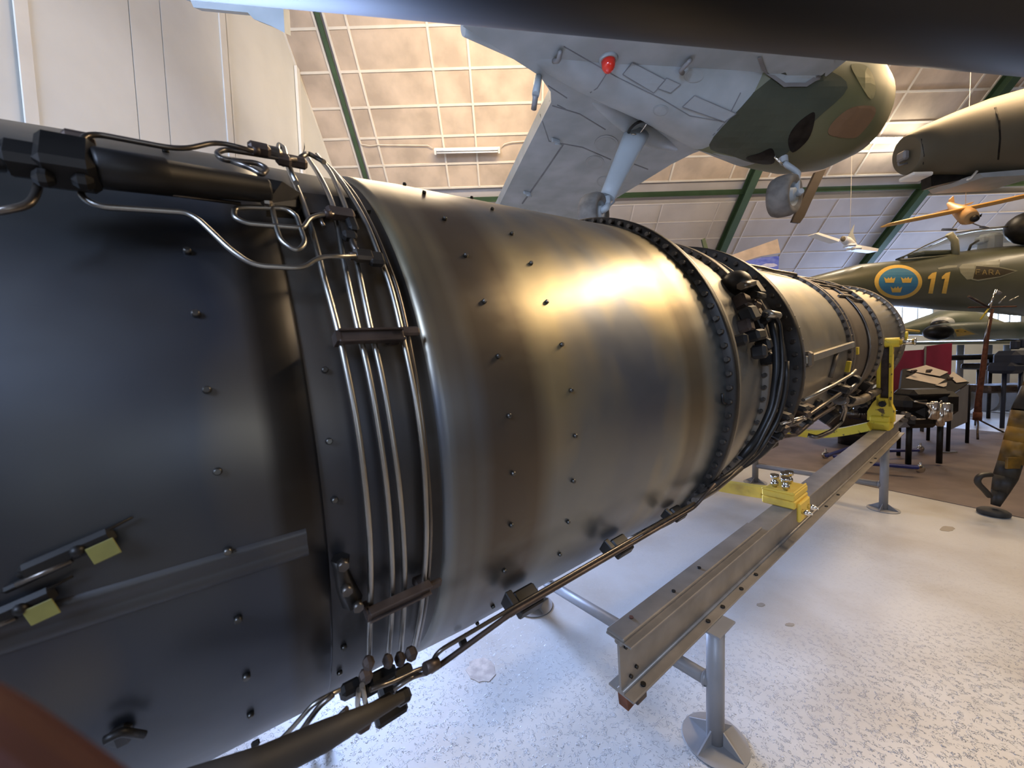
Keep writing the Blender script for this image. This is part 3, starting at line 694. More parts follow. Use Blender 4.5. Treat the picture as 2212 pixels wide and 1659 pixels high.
# posts, feet, crossbars
def foot(B, top, r=.032, cen=None):
    post = sb(MB().tube([B + Vector((0, 0, .006)), Vector((B.x, B.y, top))], r, 24), 'post', M_POST)
    f = sb(MB().tube([B + Vector((0, 0, .0)), B + Vector((0, 0, .006))], .118, 32), 'foot_plate', M_POST)
    for k in range(4):
        a = k * math.pi / 2 + .5; d = Vector((math.cos(a), math.sin(a), 0)); t = Vector((-d.y, d.x, 0)) * .006
        sb(MB().prism([B + d * .03 + Vector((0, 0, .006)), B + d * .112 + Vector((0, 0, .006)), B + d * .03 + Vector((0, 0, .06))], t), 'gusset', M_POST)
    sb(MB().box(Vector((B.x, B.y, top)) + Nr * .015, (.13, .12, .008), Dr, Nr, Ur, bev=.001), 'post_cap', M_POST)
tn, tf = Q0.z - .004, Q0.z + 3.45 * Dr.z - .004
for B, top in ((BQ, tn), (B2, tf)):
    foot(B, top); foot(B + OFF * 1.09, top)
    sb(MB().cyl(B + Vector((0, 0, .235)), B + OFF * 1.09 + Vector((0, 0, .20)), .027, seg=20), 'crossbar', M_POST)
    w = B + Vector((0, 0, .235)) + OFF * .03
    sb(MB().ring([(.0, .030), (.006, .033), (.012, .030)], (w, EN, Dr, Vector((0, 0, 1))), 18), 'weld_bead', M_POST)
# near yellow clamp block on the beam
cs = .93
def yb(c, sz, m=M_YEL, name='clamp_block', bev=.006): return sb(MB().box(c, sz, Dr, Nr, Ur, bev=bev), name, m)
yb(bp(cs, .02, BH + .022), (.20, .15, .042)); yb(bp(cs, .02, BH + .062), (.21, .145, .036)); yb(bp(cs, -.062, BH - .02), (.15, .018, .10))
yb(bp(cs - .10, .02, BH + .082), (.012, .15, .014)); yb(bp(cs, -.045, BH + .085), (.20, .012, .012))
for ds, dn in ((-.05, .0), (.03, .03), (-.035, .055), (.065, .02)):
    c = bp(cs + ds, dn, BH + .08)
    sb(MB().tube([c, c + Ur * .05], .011, 12).tube([c + Ur * .012, c + Ur * .028], .019, 6).tube([c + Ur * .05, c + Ur * .068], .022, 6), 'clamp_bolt', M_CHROME)
for ds in (-.05, .04):
    c = bp(cs + ds, -.07, BH - .015); sb(MB().tube([c, c - Nr * .03], .014, 6).tube([c, c - Nr * .045], .007, 10), 'clamp_bolt', M_CHROME)
# yellow yokes under the engine, rail to rail
def yoke(s, drop, m, h=.06, w=.05):
    a, b = bp(s, .06, BH + .03), bp(s, .06, BH + .03) + OFF * .9
    mb = MB(); n = 14
    P = [a.lerp(b, k / n) - Ur * drop * math.sin(math.pi * k / n) for k in range(n + 1)]
    for k in range(n):
        p, q = P[k], P[k + 1]; d = (q - p).normalized(); mb.box((p + q) / 2, ((q - p).length + .006, w, h), d, Dr, d.cross(Dr) * -1)
    sb(mb, 'yoke', m)
yoke(cs, .03, M_YEL); yoke(3.02, .12, M_YEL2, .07, .06)
# far yellow upright holding the trunnion
us = 3.12
def ub(c, sz, name, bev=.008): return sb(MB().box(c, sz, Dr, Nr, Ur, bev=bev), name, M_YEL2)
ub(bp(us, .0, BH + .035), (.15, .14, .07), 'upright_base'); ub(bp(us, .0, BH + .09), (.12, .13, .05), 'upright_base')
sb(MB().prism([bp(us - .03, n_, u_) for n_, u_ in ((-.085, BH + .07), (.085, BH + .07), (.085, BH + .15), (.05, BH + .23), (.02, BH + .27), (-.05, BH + .27), (-.085, BH + .17))], Dr * .07), 'upright_bracket', M_YEL2)
def py_of(P):
    v = P - ORG; return CY - FPX * v.dot(_U) / v.dot(_F)
TOPU = min([k * .005 for k in range(60, 260)], key=lambda u_: abs(py_of(bp(us, -.02, u_ + .01)) - 740))
um = (BH + .2 + TOPU) / 2; ul = TOPU - BH - .2
for n_ in (-.058, .018): ub(bp(us, n_, um), (.06, .022, ul), 'upright_arm', .003)
sb(MB().box(bp(us + .02, -.02, um), (.012, .07, ul), Dr, Nr, Ur), 'upright_web', M_BROWNF)
c = bp(us, -.02, TOPU + .01)
sb(MB().tube([c - EN * .085, c + EN * .085], .040, 20), 'upright_head', M_YEL2)
sb(MB().tube([c + EN * .08, c + EN * .15], .024, 14), 'trunnion_pin', M_TUBED)
sb(MB().tube([c - EN * .08, c - EN * .17], .022, 14).tube([c - EN * .17, c - EN * .18], .030, 14), 'head_pin', M_CHROME)
sb(MB().ring([(0, .018), (0, .036), (.012, .036), (.012, .018)], (c - EN * .13 + Vector((0, 0, .05)), EN, Dr, Vector((0, 0, 1))), 18, closed_prof=True), 'head_ring', M_YEL2)
c2 = bp(us - .045, -.015, BH + .225); sb(MB().tube([c2, c2 - Dr * .02], .026, 8), 'upright_bolt', M_BLACK)
#SECTION hanging
# ================================================================== projecting patches (markings, covers) onto a body
from mathutils.bvhtree import BVHTree
from mathutils.geometry import delaunay_2d_cdt
def bvh_of(objs):
    V = []; Fc = []
    for o in (objs if isinstance(objs, (list, tuple)) else [objs]):
        n = len(V); mw = wmat(o)
        V += [mw @ v.co for v in o.data.vertices]; Fc += [tuple(i + n for i in p.vertices) for p in o.data.polygons]
    return BVHTree.FromPolygons(V, Fc)
def wmat(o):
    m = o.matrix_basis.copy(); p = o.parent
    while p: m = p.matrix_basis @ m; p = p.parent
    return m
def patch(name, bvh, poly, material, parent, step=8, off=.004, th=.003):
    """poly in picture pixels of a marking that lies on the body: the sheet follows the body surface"""
    xs_ = [p[0] for p in poly]; ys_ = [p[1] for p in poly]
    pts = []
    for i in range(len(poly)):
        a, b = poly[i], poly[(i + 1) % len(poly)]; n = max(1, int(math.hypot(b[0] - a[0], b[1] - a[1]) / step))
        pts += [(a[0] + (b[0] - a[0]) * k / n, a[1] + (b[1] - a[1]) * k / n) for k in range(n)]
    nb = len(pts)
    def inside(x, y):
        c = False
        for i in range(nb):
            (x1, y1), (x2, y2) = pts[i], pts[(i + 1) % nb]
            if (y1 > y) != (y2 > y) and x < (x2 - x1) * (y - y1) / (y2 - y1) + x1: c = not c
        return c
    gx = min(xs_) + step / 2
    while gx < max(xs_):
        gy = min(ys_) + step / 2
        while gy < max(ys_):
            if inside(gx, gy) and min((gx - a) ** 2 + (gy - b) ** 2 for a, b in pts[:nb]) > (step * .4) ** 2: pts.append((gx, gy))
            gy += step
        gx += step
    r = delaunay_2d_cdt([Vector(p) for p in pts], [], [list(range(nb))], 1, 1e-4)
    V = []; Nn = []; ok = []
    for v in r[0]:
        d = ray(v.x, v.y).normalized(); h = bvh.ray_cast(ORG, d)
        if h[0] is None: V.append(None); Nn.append(None); continue
        n = h[1] if h[1].dot(d) < 0 else -h[1]; V.append(h[0]); Nn.append(n)
    idx = {}; top = []; bot = []
    for i, v in enumerate(V):
        if v is not None: idx[i] = len(top); top.append(v + Nn[i] * off); bot.append(v + Nn[i] * (off - th))
    n = len(top)
    Fc = [tuple(idx[i] for i in f) for f in r[2] if all(V[i] is not None for i in f)]
    Fc = [f for f in Fc if max((top[f[a]] - top[f[a - 1]]).length for a in range(len(f))) < .5]
    if not Fc: print('EMPTY PATCH', name); return None
    E = {}
    for f in Fc:
        for a in range(len(f)): e = (f[a - 1], f[a]); E[e] = 1
    side = [(a, b, b + n, a + n) for (a, b) in E if (b, a) not in E]
    if parent is not None:
        inv = wmat(parent).inverted(); top = [inv @ v for v in top]; bot = [inv @ v for v in bot]
    mb = MB(); mb.add(top + bot, Fc + [tuple(i + n for i in reversed(f)) for f in Fc] + side)
    return mb.build(name, material, parent)
def rounded(poly, n=4):
    P = smooth_path([Vector((x, y, 0)) for x, y in poly], n, True); return [(p.x, p.y) for p in P]
def stroke(name, bvh, pts, w, material, parent, off=.004):
    poly = []; L = []; Rr = []
    for i, p in enumerate(pts):
        a = pts[max(0, i - 1)]; b = pts[min(len(pts) - 1, i + 1)]; dx, dy = b[0] - a[0], b[1] - a[1]; l = math.hypot(dx, dy) or 1
        L.append((p[0] - dy / l * w / 2, p[1] + dx / l * w / 2)); Rr.append((p[0] + dy / l * w / 2, p[1] - dx / l * w / 2))
    return patch(name, bvh, L + Rr[::-1], material, parent, step=14, off=off)
def child(mb, name, m, parent):
    o = Vector(parent.location); mb.v = [tuple(Vector(p) - o) for p in mb.v]; return mb.build(name, m, parent)
def loft(secs, seg=32, caps=True, pw_=2.0):
    """secs: (centre, radius_y(up), radius_x(side)); sections stand across the line of centres"""
    mb = MB(); V = []; n = len(secs)
    for i, (c, ru, rs) in enumerate(secs):
        a = Vector(secs[max(0, i - 1)][0]); b = Vector(secs[min(n - 1, i + 1)][0]); d = (b - a).normalized()
        sd = d.cross(Vector((0, 0, 1))).normalized(); up = sd.cross(d)
        for k in range(seg):
            t = 2 * math.pi * k / seg; ca, sa = math.cos(t), math.sin(t)
            V.append(Vector(c) + sd * (abs(ca) ** (2 / pw_) * math.copysign(1, ca) * rs) + up * (abs(sa) ** (2 / pw_) * math.copysign(1, sa) * ru))
    Fc = [(i * seg + k, i * seg + (k + 1) % seg, (i + 1) * seg + (k + 1) % seg, (i + 1) * seg + k) for i in range(n - 1) for k in range(seg)]
    mb.add(V, Fc, True)
    if caps:
        mb.f.append(tuple(range(seg))[::-1]); mb.f.append(tuple((n - 1) * seg + k for k in range(seg))); mb.sm += [False, False]
    return mb
M_PALE = mat('pale_grey_aircraft_paint', (.33, .37, .38), .5, 0, .1, 2.2, col2=(.45, .49, .51))
M_PANEL = mat('panel_joint', (.20, .21, .22), .8)
M_PALE2 = mat('pale_grey_access_panel', (.36, .39, .40), .5, 0, .06, 3)
M_CAMO = mat('green_brown_camouflage', (.105, .115, .05), .5, 0, .1, 1.1, col2=(.16, .15, .08))
M_CAMOB = mat('brown_camouflage', (.20, .115, .06), .5, 0, .1, 3)
M_CAMOD = mat('dark_olive_camouflage', (.055, .065, .045), .5, 0, .1, 3)
M_CAMOY = mat('yellow_green_camouflage', (.24, .22, .10), .5, 0, .1, 3)
M_RED = mat('red_lamp_glass', (.75, .03, .015), .15, 0, .05, spec=.8)
# ---- pale aircraft overhead
air = empty('hanging_aircraft', 'pale grey bellied aircraft with green camouflaged nose hanging under the roof, wheels down', 'aircraft', Vector((1.6, 4.0, 4.3)))
WZ = 2.6 + CAMZ
wp = [(-.30, 3.14), (.34, 3.69), (.46, 3.9), (.48, 4.05), (.215, 5.15), (-.28, 7.25), (1.36, 7.4), (1.74, 6.56), (2.25, 5.39), (2.42, 5.12), (2.62, 4.95), (3.0, 4.3), (3.1, 3.5), (2.9, 2.8), (.6, 2.5)]
wing = child(MB().prism([Vector((x, y, WZ)) for x, y in wp], (0, 0, .16)), 'wing', M_PALE, air)
fus_secs = [((1000, 62), 3.25, .05), ((1120, 66), 3.45, .20), ((1280, 90), 3.75, .40), ((1430, 130), 4.0, .52), ((1560, 180), 4.25, .62), ((1660, 215), 4.4, .66), ((1740, 235), 4.5, .66), ((1800, 245), 4.56, .58), ((1843, 246), 4.6, .45), ((1868, 244), 4.63, .28), ((1879, 242), 4.64, .10)]
secs = [(atY(*p, Y), r, r * .95) for p, Y, r in fus_secs]
fuse = child(loft(secs[:5] + [secs[5]], 36), 'fuselage', M_PALE, air)
nose = child(loft(secs[4:], 36), 'nose', M_CAMO, air)
bw = bvh_of(wing); bn = bvh_of([nose, fuse, wing])
# camouflage blotches, wells
patch('dark_camouflage_patch', bn, rounded([(1532, 312), (1600, 232), (1640, 190), (1700, 150), (1780, 150), (1830, 190), (1760, 260), (1700, 330), (1640, 352), (1580, 335)]), M_CAMOD, air, 12, .006)
patch('brown_camouflage_patch', bn, rounded([(1800, 262), (1840, 232), (1885, 230), (1888, 250), (1862, 285), (1840, 298), (1790, 290)]), M_CAMOB, air, 12, .006)
patch('light_camouflage_patch', bn, rounded([(1838, 140), (1872, 145), (1890, 185), (1880, 215), (1850, 170)]), M_CAMOY, air, 12, .006)
patch('wheel_well_shade', bn, rounded([(1612, 340), (1640, 330), (1668, 320), (1672, 350), (1640, 352)]), M_BLACK, air, 10, .01)  # black sheets on the skin stand in for the shaded openings
patch('wheel_well_shade', bn, rounded([(1702, 300), (1720, 268), (1755, 242), (1758, 262), (1745, 300), (1712, 328)]), M_BLACK, air, 10, .01)
patch('grey_intake_shading', bn, rounded([(1596, 110), (1640, 118), (1660, 160), (1700, 186), (1742, 182), (1775, 160), (1800, 125), (1700, 95)]), M_PALE, air, 10, .012)  # grey sheet stands in for the shading around the intake
stroke('cowl_lip', bn, [(1640, 120), (1655, 158), (1692, 184), (1738, 184), (1772, 162)], 9, M_POST, air, .02)
# joints and access panels on the belly
J = [[(1218, 310), (1176, 372), (1128, 440)], [(1162, 232), (1186, 305), (1258, 318), (1320, 345)], [(1187, 218), (1222, 236)], [(1193, 228), (1252, 246), (1308, 280)],
     [(1218, 100), (1330, 165), (1432, 215), (1490, 250), (1560, 262)], [(1170, 176), (1225, 212)], [(1316, 150), (1290, 190), (1275, 200)], [(1600, 200), (1568, 262), (1540, 292)], [(1345, 345), (1400, 366)]]
for j in J: stroke('panel_joint', bn, j, 2.0 if j is not J[0] else 3.2, M_PANEL, air, .003)
for q in ([(1345, 160), (1366, 134), (1437, 172), (1412, 200)], [(1440, 168), (1470, 182), (1448, 200), (1420, 190)], [(1474, 230), (1500, 206), (1590, 245), (1565, 262)]):
    patch('access_panel', bn, q, M_PALE2, air, 10, .006)
    for k in range(4): stroke('panel_joint', bn, [q[k], q[(k + 1) % 4]], 1.6, M_PANEL, air, .008)
for (x, y, r) in ((1498, 163, 21), (1427, 238, 17), (1310, 310, 26), (1285, 350, 20), (1305, 392, 16)):
    patch('inspection_cover', bn, [(x + r * math.cos(a), y + r * .72 * math.sin(a)) for a in np.linspace(0, 6.28, 17)[:-1]], M_PALE2, air, 9, .006)
    patch('inspection_cover', bn, [(x + r * .8 * math.cos(a), y + r * .58 * math.sin(a)) for a in np.linspace(0, 6.28, 17)[:-1]], M_PALE, air, 9, .008)
def onw(x, y, dz=0): p = atZ(x, y, WZ - dz); return p
# red beacon
c = onw(1314, 128); child(MB().tube([c, c - Vector((0, 0, .02))], [.085, .07], 18), 'lamp_base', M_PALE2, air)
child(MB().tube([c - Vector((0, 0, .015)), c - Vector((0, 0, .07)), c - Vector((0, 0, .10)), c - Vector((0, 0, .115))], [.062, .055, .035, .01], 16), 'red_lamp', M_RED, air)
# footstep, hooks
a = onw(1163, 166); b = onw(1157, 205, .22); e = onw(1153, 236, .28)
child(MB().tube([a, b], .034, 12), 'footstep', M_PALE2, air); child(MB().tube([b, b + (e - b) * 1.0], .026, 12), 'footstep', M_POST, air)
for (x1, y1, x2, y2, x3, y3) in ((1210, 114, 1206, 132, 1196, 132), (1490, 132, 1470, 153, 1475, 158), (1408, 228, 1390, 242, 1398, 244)):
    child(MB().tube(round_path([onw(x1, y1), onw(x1, y1, .05), onw(x2, y2, .06), onw(x3, y3, .02)], .02), .02, 8), 'tie_down_hook', M_POST, air)
for (x, y) in ((1475, 262), (1200, 300), (1138, 414)):
    c = onw(x, y); child(MB().box(c - Vector((0, 0, .025)), (.12, .035, .05), Vector((.8, .5, 0)).normalized(), Vector((-.5, .8, 0)).normalized(), bev=.01).tube([c - Vector((0, 0, .05)), c + Vector((.07, .05, -.05))], .016, 8), 'hinge_bracket', M_PALE2, air)
# spear-shaped leg fairing on the belly
a, b = onw(1266, 214), onw(1400, 292); d = (b - a); sd = Vector((0, 0, 1)).cross(d).normalized()
child(loft([(a + d * k + Vector((0, 0, .02)), h, w) for k, h, w in ((0, .005, .01), (.2, .04, .05), (.45, .08, .085), (.7, .11, .11), (.95, .13, .12), (1.2, .11, .10), (1.55, .03, .05))], 20), 'leg_fairing_bulge', M_PALE, air)
# main leg, wheel
def gear_leg(top, bot, w0, w1, th0, th1, m, name='landing_leg'):
    d = (bot - top).normalized(); sx = Vector((1, 0, 0)); sx = (sx - d * sx.dot(d)).normalized(); sy = d.cross(sx)
    mb = MB(); V = []
    ks = (0, .15, .5, .85, 1); seg = 16
    for k in ks:
        c = top.lerp(bot, k); w = w0 + (w1 - w0) * k; t = th0 + (th1 - th0) * k
        for q in range(seg):
            an = 2 * math.pi * q / seg; V.append(c + sx * w * math.cos(an) + sy * t * math.sin(an))
    mb.add(V, [(i * seg + q, i * seg + (q + 1) % seg, (i + 1) * seg + (q + 1) % seg, (i + 1) * seg + q) for i in range(len(ks) - 1) for q in range(seg)], True)
    mb.f += [tuple(range(seg))[::-1], tuple((len(ks) - 1) * seg + q for q in range(seg))]; mb.sm += [False, False]
    return child(mb, name, m, air)
lt = atY(1377, 285, 4.5); lb = atY(1312, 425, 4.3)
gear_leg(lt, lb, .14, .085, .07, .045, M_PALE2)
def wheel(c, ax, R, w, par, m=M_GRUBBER):
    ax = Vector(ax).normalized(); Z = Vector((0, 0, 1)); Y = ax.cross(Z).normalized(); Z = Y.cross(ax)
    prof = [(-w * .42, R * .55), (-w * .5, R * .72), (-w * .46, R * .90), (-w * .25, R * .985), (0, R), (w * .25, R * .985), (w * .46, R * .90), (w * .5, R * .72), (w * .42, R * .55)]
    t = MB().ring(prof, (c, ax, Y, Z), 36)
    child(t, 'tyre', m, par)
    h = MB().ring([(-w * .3, .001), (-w * .3, R * .2), (-w * .46, R * .24), (-w * .46, R * .30), (-w * .22, R * .34), (-w * .25, R * .5), (-w * .43, R * .56), (w * .43, R * .56), (w * .25, R * .5), (w * .22, R * .34), (w * .46, R * .30), (w * .46, R * .2), (w * .46, .001)], (c, ax, Y, Z), 28)
    child(h, 'wheel_hub', M_PALE2, par)
wc = atY(1283, 462, 4.28); wheel(wc, (.8, -.6, -.05), .215, .21, air)
child(MB().tube(round_path([lb, lb + Vector((.0, 0, -.10)), wc + Vector((.11, -.10, .02)), wc + Vector((.05, -.04, 0))], .04), .035, 12), 'wheel_fork', M_PALE2, air)
child(MB().tube([lb + Vector((.07, 0, .1)), lb + Vector((.07, 0, -.06)), wc + Vector((.12, -.05, .03))], .012, 8), 'brake_pipe', M_POST, air)
P = [onw(1355, 305, .02), onw(1358, 285, .10), onw(1372, 268, .12), onw(1392, 262, .08), onw(1410, 272, .05), onw(1434, 276, .02)]
child(MB().tube(smooth_path(P, 4), .016, 8), 'hydraulic_pipe', M_BLACK, air)
P = [onw(1352, 300, .05), onw(1366, 290, .14), onw(1380, 290, .12), onw(1400, 262, .06)]
child(MB().tube(smooth_path(P, 4), .008, 8), 'hydraulic_pipe', M_CHROME, air)
# nose gear
n0 = atY(1688, 318, 4.35); n1 = atY(1694, 352, 4.3); n2 = atY(1722, 385, 4.25); n3 = atY(1722, 418, 4.25); nw = atY(1694, 424, 4.3)
child(MB().tube([n0 + Vector((0, 0, .12)), n0, n1], [.05, .05, .04], 14), 'nose_leg', M_PALE2, air)
child(MB().tube(smooth_path([n1, n2 + Vector((0, 0, .06)), n2, n3, nw + Vector((.09, -.13, 0))], 4), .028, 12), 'nose_fork', M_PALE2, air)
child(MB().tube([n0 + Vector((-.11, 0, -.02)), n1 + Vector((0, 0, .03))], .016, 10).tube([n0 + Vector((-.02, .0, .05)), n1 + Vector((-.1, 0, .06)), n1 + Vector((.03, 0, -.05))], .012, 8).tube([n0 + Vector((-.12, 0, .02)), n0 + Vector((.02, 0, .06))], .03, 10), 'drag_strut', M_CHROME, air)
wheel(nw, (.55, -.83, -.10), .215, .22, air)
# canopy rim high on the nose and the round bumps
c = atY(1862, 205, 4.32); child(MB().tube([c - Vector((.07, 0, 0)), c + Vector((.07, 0, 0))], [.055, .05], 14), 'cheek_bulge', M_CAMOY, air)
P = [atY(x, y, 4.1) for x, y in ((1655, 118), (1668, 150), (1700, 178), (1735, 184), (1765, 165), (1790, 150))]
child(MB().tube(smooth_path(P, 4), [.03] * 21, 10), 'intake_lip', M_PALE, air)
for (x, y, r) in ((1610, 122, .10), (1665, 128, .08), (1720, 150, .13)):
    child(MB().sphere(atY(x, y, 4.05), r, 14, 8, (1.6, 1, .6)), 'belly_bulge', M_PALE if x < 1700 else M_POST, air)
# tailplane piece seen top left
tp = [(402, 0), (411, 0), (418, 16), (535, 27), (548, 41), (584, 55), (615, 71), (612, 16), (600, -30), (400, -30)]
bt = MB().prism([atY(x, y, 3.2) for x, y in tp], Vector((0, .09, .05)))
o = bt.build('aircraft_tailplane', M_PALE); tag(o, 'pale grey tailplane tip hanging at the upper edge, left of the roof boards', 'tailplane')
#SECTION overhead dark body
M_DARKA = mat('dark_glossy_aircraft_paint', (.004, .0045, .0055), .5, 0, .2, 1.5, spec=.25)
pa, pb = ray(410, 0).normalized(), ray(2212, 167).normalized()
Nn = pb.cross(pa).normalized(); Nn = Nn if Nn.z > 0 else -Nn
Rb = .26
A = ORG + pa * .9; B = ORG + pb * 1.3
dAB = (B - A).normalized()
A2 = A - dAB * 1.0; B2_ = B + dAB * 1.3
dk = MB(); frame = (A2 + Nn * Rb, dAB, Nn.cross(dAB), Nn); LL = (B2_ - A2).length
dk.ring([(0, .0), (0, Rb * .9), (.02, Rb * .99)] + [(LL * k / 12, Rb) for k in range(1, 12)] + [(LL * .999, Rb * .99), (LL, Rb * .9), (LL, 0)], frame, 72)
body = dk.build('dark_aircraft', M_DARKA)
tag(body, 'near black smooth aircraft body crossing overhead along the top edge', 'aircraft')
#SECTION right side

# ---- fluorescent fittings on the roof
def fixture(x0, y0, x1, y1, lit, label):
    a, b = atRoof(x0, y0, .16), atRoof(x1, y1, .16); e = empty('fluorescent_lamp', label, 'lamp', (a + b) / 2); d = (b - a).normalized(); L = (b - a).length
    up = RN; sd = d.cross(up).normalized(); c = (a + b) / 2
    child(MB().box(c + up * .03, (L, .10, .05), d, sd, up, bev=.006), 'housing', M_ENAMEL, e)
    child(MB().prism([c - d * L / 2 + sd * .05 + up * .005, c + d * L / 2 + sd * .05 + up * .005, c + d * L / 2 + sd * .02 - up * .012, c - d * L / 2 + sd * .02 - up * .012], -sd * .02), 'housing', M_ENAMEL, e)
    for s_ in (-1, 1) if lit else (1, -1):
        child(MB().cyl(c - d * (L / 2 - .05) - up * .03 + sd * .022 * s_, c + d * (L / 2 - .05) - up * .03 + sd * .022 * s_ * (1.8 if lit else 1), .024 if lit else .014, seg=12), 'tube', M_TUBE_LAMP if lit else M_TUBE_OFF, e)
        child(MB().box(c + d * s_ * (L / 2 - .02) - up * .025, (.04, .10, .05), d, sd, up, bev=.006), 'end_cap', M_ENAMEL, e)
        child(MB().cyl(c + d * s_ * L * .32 + up * .05, c + d * s_ * L * .32 + up * .12, .02, seg=10), 'hanger', M_ENAMEL, e)
    if lit:
        l = bpy.data.lights.new('tube_light', 'AREA'); l.shape = 'RECTANGLE'; l.size = L; l.size_y = .08; l.energy = 60; l.color = WARM
        o = bpy.data.objects.new('tube_light', l); COL.objects.link(o); o.parent = e; o.location = -up * .07; o.rotation_euler = (-up).to_track_quat('-Z', 'Y').to_euler()
    return e, a, b
fx, fa, fb = fixture(940, 321, 1080, 318, False, 'unlit white fluorescent lamp on the tan roof boards')
fixture(1862, 297, 1977, 296, True, 'brightly lit fluorescent lamp right of the camouflaged aircraft nose')
P = [atRoof(*p, .05) for p in ((777, 300), (781, 310), (790, 311), (800, 313), (817, 311), (925, 312), (936, 319))]
tag(MB().tube(P, .008, 6).build('cable', M_CABLE), 'thin cream cable from the green roof rib to the unlit lamp', 'cable')
P = [atRoof(*p, .05) for p in ((1083, 316), (1090, 309), (1105, 305), (1160, 301), (1300, 296))]
tag(MB().tube(P, .008, 6).build('cable', M_CABLE), 'thin cream cable leading right from the unlit lamp', 'cable')

# ---- aircraft with roundel and number 11
M_OLIVE = mat('olive_green_aircraft_paint', (.07, .073, .042), .38, 0, .1, .8, col2=(.12, .12, .075), coat=.1)
M_RBLUE = mat('roundel_blue', (.05, .20, .33), .45, 0, .06); M_RYEL = mat('roundel_yellow', (.75, .47, .09), .45, 0, .06)
M_GLASS = bpy.data.materials.new('canopy_glass'); M_GLASS.use_nodes = True
_b = M_GLASS.node_tree.nodes['Principled BSDF']; _b.inputs['Transmission Weight'].default_value = 1; _b.inputs['Roughness'].default_value = .03; _b.inputs['IOR'].default_value = 1.05; _b.inputs['Base Color'].default_value = (.9, .93, .95, 1); _b.inputs['Specular IOR Level'].default_value = .9
JY = 7.5
def jsec(L, Y): return [(atY(x, c, Y), h / FPX * Y, h / FPX * Y * sx_) for x, c, h, sx_ in L]
jet = empty('jet_aircraft', 'olive green jet aircraft with blue and yellow three-crown roundel and number 11', 'aircraft', atY(2100, 610, JY))
jf = child(loft(jsec([(1560, 640, 4, 1), (1640, 632, 13, 1), (1750, 624, 25, 1), (1850, 615, 42, 1), (1940, 613, 48, 1), (2000, 611, 54, 1), (2060, 608, 61, 1), (2130, 605, 67, .95), (2212, 606, 74, .9), (2400, 602, 88, .9), (2800, 600, 100, .9), (3400, 590, 80, .9)], JY), 40), 'fuselage', M_OLIVE, jet)
bj = bvh_of(jf)
ell = lambda cx, cy, rx, ry, n=40: [(cx + rx * math.cos(a), cy + ry * math.sin(a)) for a in np.linspace(0, 2 * math.pi, n + 1)[:-1]]
patch('roundel_ring', bj, ell(1940, 609, 51.5, 36.5), M_RYEL, jet, 6, .006)
rd = patch('roundel_disc', bj, ell(1940, 609, 42.5, 29.5), M_RBLUE, jet, 6, .010)
for cx, cy in ((1920.5, 605), (1957, 605), (1935, 625)):
    w, h = 12.5, 6
    patch('crown', bj, [(cx - w, cy - h), (cx - w * .45, cy - h * .25), (cx - w * .2, cy - h * .9), (cx, cy - h * .3), (cx + w * .3, cy - h * 1.05), (cx + w * .5, cy - h * .3), (cx + w, cy - h * .9), (cx + w * .72, cy + h), (cx - w * .72, cy + h)], M_RYEL, jet, 4, .014)
for dx in (0, 29.5):
    patch('digit', bj, [(2022.6 + dx, 587.5), (2014 + dx * .99, 634), (2004.5 + dx * .98, 633.5), (2011 + dx, 602), (2004 + dx, 603), (2004.5 + dx, 598), (2013 + dx, 590)], M_RYEL, jet, 6, .008)
M_OLIVL = mat('pale_olive_paint', (.30, .29, .19), .4, 0, .1); M_WARN = mat('dark_brown_warning_mark', (.055, .042, .02), .5, 0, .1)
patch('pale_patch', bj, [(2071, 578), (2078, 571), (2110, 567), (2160, 560), (2158, 580), (2130, 600), (2088, 604), (2075, 590)], M_OLIVL, jet, 8, .004)
patch('pale_patch', bj, [(2025, 579), (2045, 574), (2068, 573), (2066, 578), (2027, 582)], M_OLIVL, jet, 6, .004)
patch('warning_border', bj, [(2098, 604), (2106, 572), (2160, 577), (2198, 585), (2160, 599), (2112, 607)], M_OLIVL, jet, 8, .006)
patch('warning_triangle', bj, [(2101, 602), (2108, 575), (2158, 579), (2192, 586), (2158, 597), (2112, 604)], M_WARN, jet, 8, .009)
def letters(bv, txt, x, y, w, h, gap, m, par, sw=2.0, sl=0.0):
    G_ = {'F': [[(0, 1), (0, 0), (1, 0)], [(0, .5), (.8, .5)]], 'A': [[(0, 1), (.5, 0), (1, 1)], [(.2, .65), (.8, .65)]], 'R': [[(0, 1), (0, 0), (.9, .05), (.9, .5), (0, .5)], [(.4, .5), (1, 1)]]}
    for i, ch in enumerate(txt):
        for st in G_[ch]:
            for k in range(len(st) - 1):
                q = [(x + i * (w + gap) + p[0] * w, y + p[1] * h + (x + i * (w + gap)) * 0 + sl * i) for p in st[k:k + 2]]
                stroke('letter', bv, q, sw, m, par, .012)
letters(bj, 'FARA', 2107, 583, 9, 10, 5, mat('tan_lettering', (.30, .22, .08), .5), jet, 1.8, .2)
